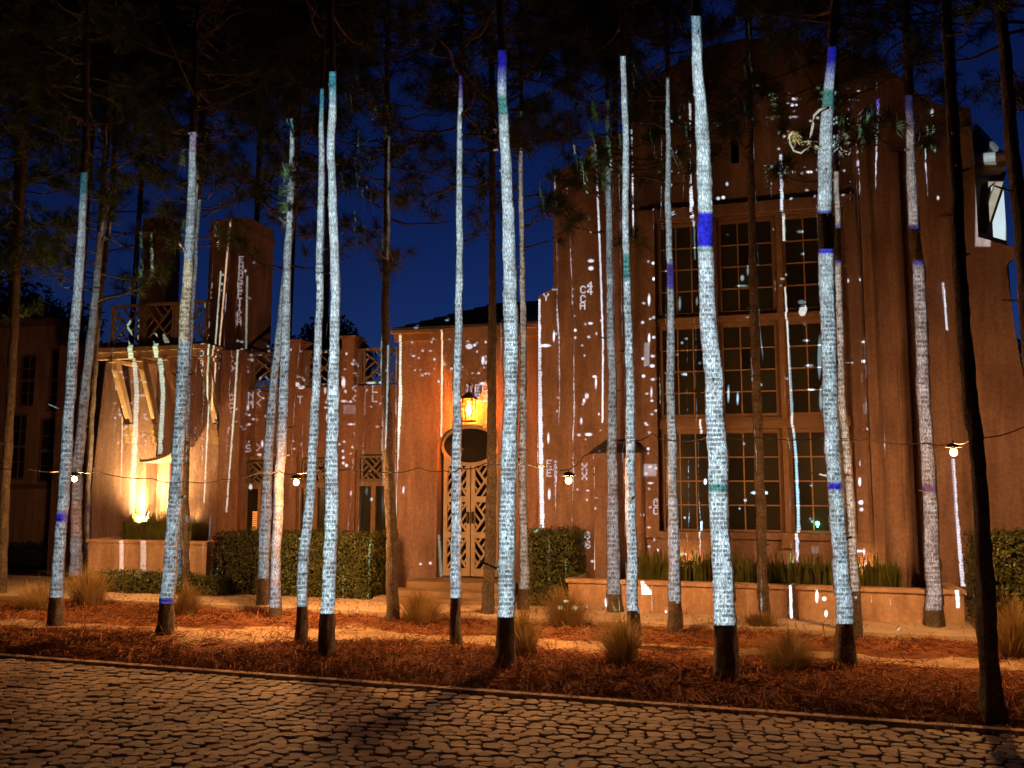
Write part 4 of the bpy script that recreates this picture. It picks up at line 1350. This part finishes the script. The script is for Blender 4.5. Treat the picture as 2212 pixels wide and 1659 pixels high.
uplight(1880, 1262, 12.46, VT, E_UP*.13, 'uplight among the reeds at the right end of the long planter', 150, 8, (1, .45, .10))

# small green lamp on the window ledge
gpz = lp(1766, 1131, VT+.10)
go = MB().lathe([(.001,.032),(.022,.022),(.031,0),(.022,-.022),(.010,-.030),(.010,-.05)], tuple(uv2w(gpz[0], VT+.10, gpz[1])), 10).build('signal_lamp', M['green_glow'], smooth=True)
tag(go, 'small green lamp glowing at the foot of the right window column', 'lamp')

# ================================================================== THE PROJECTOR
FONT = {'C':'0E11101010110E','E':'1F10101E10101F','X':'11110A040A1111','R':'1E11111E141211','6':'0609101E11110E','O':'0E11111111110E','L':'1010101010101F',
 'T':'1F040404040404','N':'1119151311111 1'.replace(' ',''),'S':'0F10100E01011E','<':'0204081008 0402'.replace(' ',''),'>':'08040201020408',')':'08040202020408','4':'02060A121F0202',
 'Y':'11110A04040404','-':'0000001F000000','F':'1F10101E101010','A':'0E11111F111111','D':'1E11111111111E','7':'1F010204080808','Z':'1F01020408101F','P':'1E11111E101010','H':'1111111F111111','K':'11121418141211','I':'0E04040404040E','U':'1111111111110E'}
def glyph(ch):
    h_ = FONT[ch]
    rows_ = [int(h_[2*i:2*i+2], 16) for i in range(7)]
    return np.array([[(rw_ >> (4-c)) & 1 for c in range(5)] for rw_ in rows_], float)
IMG = np.zeros((SH, SW, 3), np.float32)
# the running text that fills every strip: dark characters on white
TEXT = np.ones((SH, SW), np.float32)
keys = [k for k in FONT if k not in '-']
cwid, chei = 9, 10
for ry in range(0, SH-chei, chei):
    for rx in range((ry*7) % 4, SW-cwid, cwid):
        q_ = random.random()
        if q_ < .06: continue
        gl = glyph(random.choice(keys))
        if q_ < .62:
            TEXT[ry+1:ry+7, rx:rx+(9 if q_ < .48 else 7)] = random.uniform(.34, .64)
            TEXT[ry+1:ry+8, rx+2:rx+7][gl > .5] = .12
        else:
            TEXT[ry+1:ry+8, rx+2:rx+7][gl > .5] = .16
# slow brightness drift down the columns
rowdrift = np.ones((SH, 1), np.float32)
for y in range(SH):
    rowdrift[y] = .86 + .2*noise.noise(Vector((0, y*.02, 4)))

def put(cx_, cy_, w, h_, col, soft=1.2, shape='blob'):
    x0, x1 = int(cx_-w-4), int(cx_+w+5); y0, y1 = int(cy_-h_-4), int(cy_+h_+5)
    if x0 < 0 or y0 < 0 or x1 >= SW or y1 >= SH: return
    yy, xx = np.mgrid[y0:y1, x0:x1]
    if shape == 'box':
        q = np.maximum(np.abs(xx-cx_)-w/2, np.abs(yy-cy_)-h_/2)
    else:
        q = (np.sqrt(((xx-cx_)/(w/2))**2 + ((yy-cy_)/(h_/2))**2) - 1)*min(w, h_)/2
    a_ = np.clip(.5 - q/soft, 0, 1)[..., None]
    IMG[y0:y1, x0:x1] = np.maximum(IMG[y0:y1, x0:x1], a_*np.array(col, np.float32))

def strips():
  for idx, t in sorted(enumerate(T), key=lambda q: -q[1]['D']):
    if not t['lit']: continue
    yl0, yl1 = t['lit']
    P = t['path']; rd = t['rad']
    sxl = []; syl = []; swl = []; vy = []
    for p, rr in zip(P, rd):
        if p.z < 0: continue
        x, y = slide(p)
        q = p - PROJ
        dep = q.y*CP + q.z*SP
        sxl.append(x); syl.append(y); swl.append(F*rr/dep); vy.append(screen(p)[1])
    syl = np.array(syl)[::-1]; sxl = np.array(sxl)[::-1]; swl = np.array(swl)[::-1]; vy = np.array(vy)[::-1]
    for y in range(int(max(2, syl[0])), int(min(SH-2, syl[-1]))):
        yv = float(np.interp(y, syl, vy))
        if not (yl1 <= yv <= yl0): continue
        cxs = float(np.interp(y, syl, sxl)); hw = float(np.interp(y, syl, swl))
        n1 = noise.noise(Vector((idx*9.7, yv*.011, 1))); n2 = noise.noise(Vector((idx*5.1, yv*.012, 8))); n3 = noise.noise(Vector((idx, yv*.11, 3)))
        sl_, sr_ = t['spill'] if isinstance(t['spill'], tuple) else (t['spill'], t['spill']*.6)
        sp_l = 1.0 + sl_*(.35 + 1.3*n1) + .07*n3
        sp_r = 1.0 + sr_*(.15 + 1.2*n2) + .06*n3
        if t['name'] == 'k': sp_l = -.15 + .3*n1; sp_r = 1.0
        if t['name'] in 'bcefg':
            sp_l += .1*n2
        xa, xb = cxs - hw*sp_l, cxs + hw*sp_r
        if xb-xa < .6: continue
        col = np.array(t['tone'], np.float32)
        hue = noise.noise(Vector((idx*2.3, yv*.009, 17)))
        col = col*np.array([1-.10*max(0,hue), 1, 1+.05*max(0,-hue)])
        for (ba, bb, bc) in t['bands']:
            lo_y, hi_y = min(ba,bb), max(ba,bb)
            if lo_y <= yv <= hi_y:
                e = min(1, (yv-lo_y+2)/8, (hi_y-yv+2)/8)
                # long top bands fade in from below
                if hi_y-lo_y > 60 and lo_y <= yl1+2:
                    e = min(1, ((hi_y-yv)/(hi_y-lo_y))*1.5)
                    bc2 = np.array(bc)*(1-.35*e)
                else:
                    bc2 = np.array(bc)
                col = col*(1-e) + bc2*e
        br_ = t['bright']*float(rowdrift[y, 0])
        x0, x1 = int(math.ceil(xa)), int(math.floor(xb))
        if x1 <= x0: x1 = x0+1
        ts = min(1, max(.42, .50 + (yv-520)/520 + .55*noise.noise(Vector((idx*4.4, yv*.006, 30)))))
        ty_ = (y + idx*3 + int(2.2*noise.noise(Vector((idx, yv*.03, 2))))) % (SH-12)
        tx_ = (idx*37) % 300
        edge = 1 - (1 - TEXT[ty_, x0-tx_:x1+1-tx_])*ts
        # the picture is softer at the rim of each strip
        ee = np.minimum(1, np.minimum(np.arange(len(edge))+1, np.arange(len(edge), 0, -1))/2.5)
        edge = edge*ee*(1 + .18*noise.noise(Vector((idx*1.7, yv*.03, 40))))
        IMG[y, x0:x1+1] = edge[:, None]*col[None]*br_
# loose characters and flecks that miss the pines and land on the walls
def on_wall(px, py, v):
    u, z = lp(px, py, v)
    return slide(uv2w(u, v, z))
def letter(ch, px, py, v, size=16, a=.75, col=(.62,.93,1.2)):
    cx_, cy_ = on_wall(px, py, v)
    gl = glyph(ch)
    d_ = size/7.0
    for j in range(7):
        for i in range(5):
            if gl[j, i]:
                put(cx_+(i-2)*d_*1.05, cy_+(j-3)*d_, d_*1.15, d_*1.15, np.array(col)*a, 1.6)
def fleck(px, py, w, h_, v, a=.8, shape='blob'):
    cx_, cy_ = on_wall(px, py, v)
    put(cx_, cy_, w, h_, np.array((.62,.95,1.2))*a*1.6, 2.0, shape)
for s_, x, y, v in (('C',1259,625,VT),('C',1259,645,VT),('4',1274,616,VT),('4',1274,628,VT),('A',1258,660,VT),('Y',1179,641,VT),('-',1198,625,VT),('F',1212,628,VT),('R',1212,645,VT),('E',1232,631,VT),('E',1232,647,VT),
        ('E',1186,1001,VT),('E',1186,1021,VT),('R',1203,1003,VT),('R',1203,1024,VT),('X',1262,1008,VT),('X',1262,1028,VT),('E',1234,1010,VT),('O',1418,1085,VT),('O',1418,1103,VT),('6',1268,1156,VT),('6',1269,1176,VT),
        ('X',1013,838,VE),('E',1031,838,VE),('C',1047,838,VE),('E',1031,858,VE),
        ('<',766,838,VM),(')',785,841,VM),('L',809,840,VM),('>',849,840,VM),('<',766,860,VM),('L',809,860,VM),('>',849,860,VM),('T',648,863,VM),('N',541,854,VM),('N',541,873,VM),('<',560,850,VM),('<',560,870,VM),('S',536,968,VM),('>',557,966,VM)):
    letter(s_, x, y, v)
for k, ch in enumerate('DEAIHS-DAZOXCEUT'):
    letter(ch, 454 - k*1.6, 616 + k*21, vc if k < 6 else VL, 13, .75)
for k, ch in enumerate('DEHZAKF'):
    letter(ch, 492 - k*.4, 640 + k*15, vc, 14, .75)
for k, ch in enumerate('EHASEFTIKA'):
    letter(ch, 521 - k*.6, 560 + k*15, vc, 14, .75)
for x, y, ch in ((480,800,'T'),(480,820,'T'),(500,775,'C'),(500,795,'D'),(500,858,'C'),(500,876,'C'),(473,898,'X'),(474,916,'X'),(494,930,'T'),(472,968,'-'),(490,968,'T'),(418,930,'E'),(418,952,'S'),(433,944,'S'),(418,980,'T'),(433,968,'A'),(418,1005,'E'),(433,990,'H'),(418,1120,'E'),(433,1120,'E'),(394,1195,'E'),(394,1213,'E'),(418,1195,'A'),(418,1213,'A')):
    letter(ch, x, y, VL, 13, .7)
FL = [(1276,563,14,7,VT),(1276,579,12,9,VT),(1206,700,6,17,VT),(1196,726,4,20,VT),(1178,746,22,6,VT),(1242,713,6,6,VT),(1275,698,10,5,VT),(1267,855,9,12,VT),(1261,865,6,9,VT),(1287,826,4,24,VT),(1284,813,9,5,VT),
      (1271,938,16,7,VT),(1184,946,4,20,VT),(1250,939,8,5,VT),(1255,909,5,14,VT),(1186,1067,6,22,VT),(1212,974,7,6,VT),(1232,968,5,6,VT),(1279,1212,7,6,VT),
      (1412,568,7,6,VT),(1424,568,11,5,VT),(1413,602,6,7,VT),(1403,647,5,22,VT),(1427,649,7,6,VT),(1389,696,7,6,VT),(1403,730,5,18,VT),(1413,728,7,6,VT),(1427,723,9,5,VT),(1390,774,7,6,VT),(1411,769,9,6,VT),(1391,812,7,6,VT),(1410,790,10,7,VT),(1411,819,9,6,VT),(1408,847,4,20,VT),
      (1401,969,6,6,VT),(1405,1008,10,7,VT),(1406,1043,12,4,VT),(1431,955,9,22,VT),(1431,1000,11,14,VT),(1433,1040,9,18,VT),(1435,1080,8,12,VT),(1435,1098,10,14,VT),(1420,1188,5,5,VT),(1438,1188,9,8,VT),(1439,1206,10,20,VT),(1478,1197,16,6,VT),
      (1465,1263,6,20,11.7),(1426,1268,4,10,11.7),(1236,1312,10,8,11.7),(1245,1298,12,5,11.7),(1268,1312,8,10,11.7),(1310,1300,8,20,11.7),(1437,1321,6,6,11.7),
      (1714,213,8,7,VT),(1720,213,5,6,VT),(1711,226,8,6,VT),(1720,226,6,6,VT),(1704,204,5,8,VT),(1716,252,14,5,VT),(1832,190,9,5,VT),(1841,200,8,10,VT),(1837,214,6,5,VT),
      (1831,258,5,6,VT),(1838,256,5,6,VT),(1845,254,5,6,VT),(1831,268,5,6,VT),(1838,266,5,6,VT),(1845,264,5,6,VT),(1832,296,5,6,VT),(1839,295,5,6,VT),(1847,293,5,6,VT),(1833,308,5,6,VT),(1840,306,5,6,VT),(1848,304,5,6,VT),
      (1852,332,6,14,VT),(1853,352,7,14,VT),(1842,415,9,11,VT),(1842,428,8,9,VT),(1721,374,7,5,VT),(1732,373,6,6,VT),(1748,371,14,5,VT),(2013,243,6,16,VT),(2016,281,6,22,VT),(2019,320,5,14,VT),(2026,427,5,8,VT),
      (1668,360,12,8,VT),(1662,396,8,12,VT),(1648,435,7,6,VT),(1656,434,9,8,VT),(1630,327,6,12,VT),(1570,397,6,8,VT),(1462,333,6,16,VT),(1444,370,16,6,VT),(1551,428,8,7,VT),(1562,426,8,7,VT),(1419,452,16,6,VT),(1588,270,5,10,VT),
      (1846,605,8,6,VT),(1855,604,8,6,VT),(1832,606,6,8,VT),(1864,738,9,4,VT),(1866,780,12,6,VT),(1845,783,28,2,VT),(1860,866,5,6,VT),(1870,926,16,5,VT),(1874,968,10,5,VT),(1860,1000,5,14,VT),(1876,1010,6,18,VT),(1858,1040,6,18,VT),(1876,1054,8,16,VT),(1861,1085,12,10,VT),(1862,1100,9,8,VT),
      (1866,1192,4,14,VT),(1850,1190,44,5,VT),(1868,1218,7,14,VT),(1764,1288,6,26,11.7),(1780,1293,9,9,11.7),(1784,1325,7,14,11.7),(1860,1290,8,6,11.7),(1870,1290,6,6,11.7),(1862,1352,8,7,11.7),(2034,1215,8,26,VT),(1953,1358,5,8,11.7),
      (1013,748,16,12,VE),(1025,745,6,6,VE),(1043,778,7,18,VE),(1042,828,12,6,VE),(1050,855,14,6,VE),(1050,866,16,5,VE),(1072,745,5,8,VE),(1075,813,5,5,VE),(1067,1007,8,6,VE),(1052,910,10,4,VE),(980,960,8,8,VE),(908,1218,6,5,VE),(929,1216,7,6,VE),(871,1058,4,14,VE),
      (742,826,9,22,VM),(746,845,6,7,VM),(780,861,14,6,VM),(781,871,14,6,VM),(742,866,12,5,VM),(757,867,6,5,VM),(774,908,4,18,VM),(757,916,12,4,VM),(766,916,6,4,VM),(706,902,4,16,VM),(703,880,7,5,VM),(702,843,5,14,VM),(708,860,5,8,VM),
      (740,974,6,6,VM),(741,988,6,6,VM),(741,1000,6,6,VM),(748,1005,7,7,VM),(624,971,6,6,VM),(635,969,5,4,VM),(535,880,6,12,VM),(538,896,6,5,VM),(538,916,6,5,VM),(566,958,5,14,VM),(560,982,9,6,VM),(633,755,12,8,VM),(632,792,5,14,VM),(633,810,7,6,VM),(640,830,16,10,VM),(650,836,14,8,VM),
      (800,827,20,5,VM),(822,826,10,5,VM),(842,826,14,5,VM),(540,1052,8,14,VM),(760,1065,10,12,VM),(790,1060,5,16,VM),(800,1078,8,8,VM),(754,1178,8,6,VM),(900,706,10,8,VE),(960,690,8,6,VE),
      (1520,596,5,5,VT),(1502,650,4,16,VT),(1465,655,5,26,VT),(1470,740,5,5,VT),(1600,600,8,12,VT),(1660,495,16,10,VT),(1652,490,5,14,VT),(1612,584,4,18,VT),(1655,635,6,14,VT),(1600,617,22,4,VT),(1725,500,14,6,VT),(1765,480,6,60,VT),(1730,548,8,5,VT),
      (1486,731,18,5,VT),(1487,768,6,14,VT),(1480,808,20,5,VT),(1486,833,6,14,VT),(1487,845,8,8,VT),(1488,884,12,6,VT),(1490,899,9,8,VT),(1590,860,4,22,VT),(1570,850,4,30,VT),(1655,820,16,14,VT),(1738,735,14,5,VT),(1745,789,16,5,VT),(1749,841,14,4,VT),(1767,770,9,90,VT),(1770,860,8,50,VT),
      (1728,652,16,9,VT),(1732,670,18,26,VT),(1520,1040,5,10,VT),(1640,1064,40,8,VT),(1566,1095,5,26,VT)]
for (x, y, w, h_, v) in FL:
    fleck(x, y, w*.95, h_*.95, v, random.uniform(.55, 1.0))
for k in range(430):
    reg = random.choice(((1200,1300,640,1100,VT),(1640,1860,180,430,VT),(1390,1440,560,1200,VT),(880,1060,730,830,VE),(530,860,840,980,VM),(460,540,560,960,VL),(235,330,800,1000,VL),(535,860,745,826,VM),(1430,1830,480,1140,VT),(540,860,745,830,VM)))
    fleck(random.uniform(reg[0],reg[1]), random.uniform(reg[2],reg[3]), random.uniform(3,7), random.uniform(3,6), reg[4], random.uniform(.2,.6))
# faint grey blocks
for x, y, w, h_, v, a in ((765,884,50,20,VM,.10),(1398,765,12,50,VT,.16),(1405,1015,28,26,VT,.22),(1340,1015,14,26,VT,.5),(1880,882,30,24,VT,.09),(1760,1188,16,16,VT,.06)):
    fleck(x, y, w, h_, v, a, 'box')
# patches added to the slide to light the white side wall and the gutter
for (x, y, w, h_, a) in ((2156,462,34,140,.42),(2150,330,26,50,.20)):
    cx_, cy_ = on_wall(x, y, 14.6)
    put(cx_, cy_, w, h_, np.array((.75,.92,1.0))*a, 3, 'box')
for x, w in ((262,9), (309,12), (450,8)):
    for y in range(1168, 1248):
        cx_, cy_ = on_wall(x, y, 12.4)
        put(cx_, cy_, w, 2.5, np.array((.8,.93,1.0))*.42, 1.2, 'box')

def sliver(pts_, w0, w1, v, col=(.6,.96,1.2), a=1.1):
    for i in range(len(pts_)-1):
        p_, q_ = on_wall(*pts_[i], v), on_wall(*pts_[i+1], v)
        L_ = max(1, int(abs(q_[1]-p_[1])*1.2))
        for k in range(L_):
            f = k/L_; g_ = (i+f)/(len(pts_)-1)
            nn = noise.noise(Vector((k*.06, pts_[0][0], i))); n2 = noise.noise(Vector((k*.25, pts_[0][0], i+9)))
            w = (w0+(w1-w0)*g_)*(1 + .35*nn + .2*n2)
            c_ = col[0] if isinstance(col[0], tuple) else col
            if isinstance(col[0], tuple): c_ = tuple(col[0][z]+(col[1][z]-col[0][z])*min(1, g_*2.2) for z in range(3))
            dash = .35 if (k % 8) < 2 and w > 4 else 1
            put(p_[0]+(q_[0]-p_[0])*f + .8*nn, p_[1]+(q_[1]-p_[1])*f, max(1.1, w), 1.6, np.array(c_)*a*dash, 1.0, 'box')
GRN, WHT = (.60,1.08,.98), (.60,.96,1.22)
for (p_, w0, w1, v, c_) in (
    ([(1163,645),(1165,800),(1171,1150)], 7, 9, VT, WHT), ([(1215,552),(1212,690),(1215,930),(1219,1160)], 3, 4, VT, WHT), ([(1286,313),(1296,553),(1302,740),(1301,913)], 4, 3, VT, WHT),
    ([(1231,1046),(1231,1150)], 3, 3, VT, WHT), ([(1288,1010),(1284,1230)], 2, 2, VT, YEL), ([(1364,280),(1368,517)], 3, 2.5, VT, WHT),
    ([(1489,223),(1486,333),(1494,480)], 8, 11, VT, WHT), ([(1496,480),(1498,560)], 3, 2, VT, WHT),
    ([(1686,333),(1689,433),(1691,520)], 6, 6, VT, WHT), ([(1693,620),(1700,740),(1708,896),(1716,986),(1721,1105),(1722,1215)], 3, 7, VT, WHT),
    ([(1889,213),(1890,260),(1888,350),(1887,437)], 22, 5, VT, ((.05,.05,1.0), WHT)), ([(1992,257),(1999,427)], 9, 8, VT, ((.05,.05,1.0), WHT)), ([(2003,490),(2007,520)], 6, 4, VT, WHT),
    ([(2011,590),(2019,720),(2027,916)], 7, 5, VT, WHT), ([(2037,610),(2046,713)], 6, 5, VT, WHT), ([(2059,990),(2066,1106),(2081,1266)], 7, 9, VT, WHT),
    ([(2067,1272),(2069,1313)], 8, 7, 11.7, WHT), ([(1707,1260),(1709,1336)], 5, 6, 11.7, WHT), ([(1511,1126),(1508,1240)], 6, 7, VT, WHT), ([(1511,906),(1512,936)], 4, 4, VT, WHT), ([(1488,1253),(1490,1303)], 8, 6, 11.7, WHT),
    ([(866,723),(865,853),(850,1100),(846,1180)], 7, 8, VE, GRN), ([(883,746),(881,886),(878,970)], 3, 2, VE, WHT), ([(955,713),(953,943)], 3, 3.5, VE, YEL), ([(946,1156),(949,1246)], 3, 4, VE, GRN),
    ([(668,813),(653,1020)], 4, 4, VM, GRN), ([(713,830),(709,1000)], 3, 3, VM, WHT),
    ([(500,457),(490,553),(473,753),(467,886)], 4, 2, vc, YEL), ([(533,596),(530,753)], 3, 3, vc, (.5,1,.85)), ([(515,753),(507,886),(490,1106)], 4, 3, VL, GRN), ([(470,586),(455,786),(440,1086)], 3, 2.5, VL, GRN),
    ([(283,690),(289,760),(295,850),(291,950),(284,1110)], 9, 11, VL, GRN), ([(340,720),(348,800),(352,850),(345,980)], 10, 9, VL, GRN), ([(264,900),(261,1070)], 3, 2, VL, YEL), ([(312,500),(314,600)], 5, 7, VL, GRN)):
    sliver(p_, w0, w1, v, c_)
for y in range(1253, 1284, 1):
    cx_, cy_ = on_wall(1386+(y-1253)*.42, y, 11.7)
    if y % 6 > 1: put(cx_, cy_, 4+(y-1253)*.75, 1.6, (.8,.9,1.0), 1.0, 'box')
strips()
DU = [t['D'] for t in T if t['name'] == 'u'][0]
for i in range(len(LOOP)-1):
    for k in range(24):
        f = k/24
        x_, y_ = slide(at(LOOP[i][0]+(LOOP[i+1][0]-LOOP[i][0])*f, LOOP[i][1]+(LOOP[i+1][1]-LOOP[i][1])*f, DU-.18))
        put(x_, y_, 8, 8, (.62,.78,.80), 2)
x_, y_ = slide(at(1720, 300, DU-.2)); put(x_, y_, 22, 30, (.42,.5,.45), 4)
img = bpy.data.images.new('projector_slide', SW, SH, alpha=False, float_buffer=True)
img.colorspace_settings.name = 'Linear Rec.709'
buf = np.ones((SH, SW, 4), np.float32)
buf[..., :3] = IMG[::-1]
img.pixels.foreach_set(buf.ravel())
img.update()
img.pack()
L = bpy.data.lights.new('projector_beam', 'SPOT')
L.energy = E_PROJ; L.spot_size = R(100); L.spot_blend = 0.0; L.shadow_soft_size = .004
L.use_nodes = True
n = L.node_tree.nodes; l = L.node_tree.links
em = n.get('Emission') or n.new('ShaderNodeEmission')
tcn = n.new('ShaderNodeTexCoord')
sep = n.new('ShaderNodeSeparateXYZ'); l.new(tcn.outputs['Normal'], sep.inputs[0])
def mth(op, a, b):
    m_ = n.new('ShaderNodeMath'); m_.operation = op
    for i, q in enumerate((a, b)):
        if isinstance(q, (int, float)): m_.inputs[i].default_value = q
        else: l.new(q, m_.inputs[i])
    return m_.outputs[0]
nzv = mth('ABSOLUTE', sep.outputs[2], 0)
ux = mth('ADD', mth('MULTIPLY', mth('DIVIDE', sep.outputs[0], nzv), F/SW), SCX/SW)
uy = mth('ADD', mth('MULTIPLY', mth('DIVIDE', sep.outputs[1], nzv), F/SH), 1-SCY/SH)
cmb = n.new('ShaderNodeCombineXYZ'); l.new(ux, cmb.inputs[0]); l.new(uy, cmb.inputs[1])
it = n.new('ShaderNodeTexImage'); it.image = img; it.extension = 'CLIP'; it.interpolation = 'Linear'
l.new(cmb.outputs[0], it.inputs[0])
l.new(it.outputs[0], em.inputs['Color'])
em.inputs['Strength'].default_value = 1.0
lo = bpy.data.objects.new('projector_beam', L); COL.objects.link(lo)
lo.location = PROJ; lo.rotation_euler = (R(90)+PITCH, 0, 0)
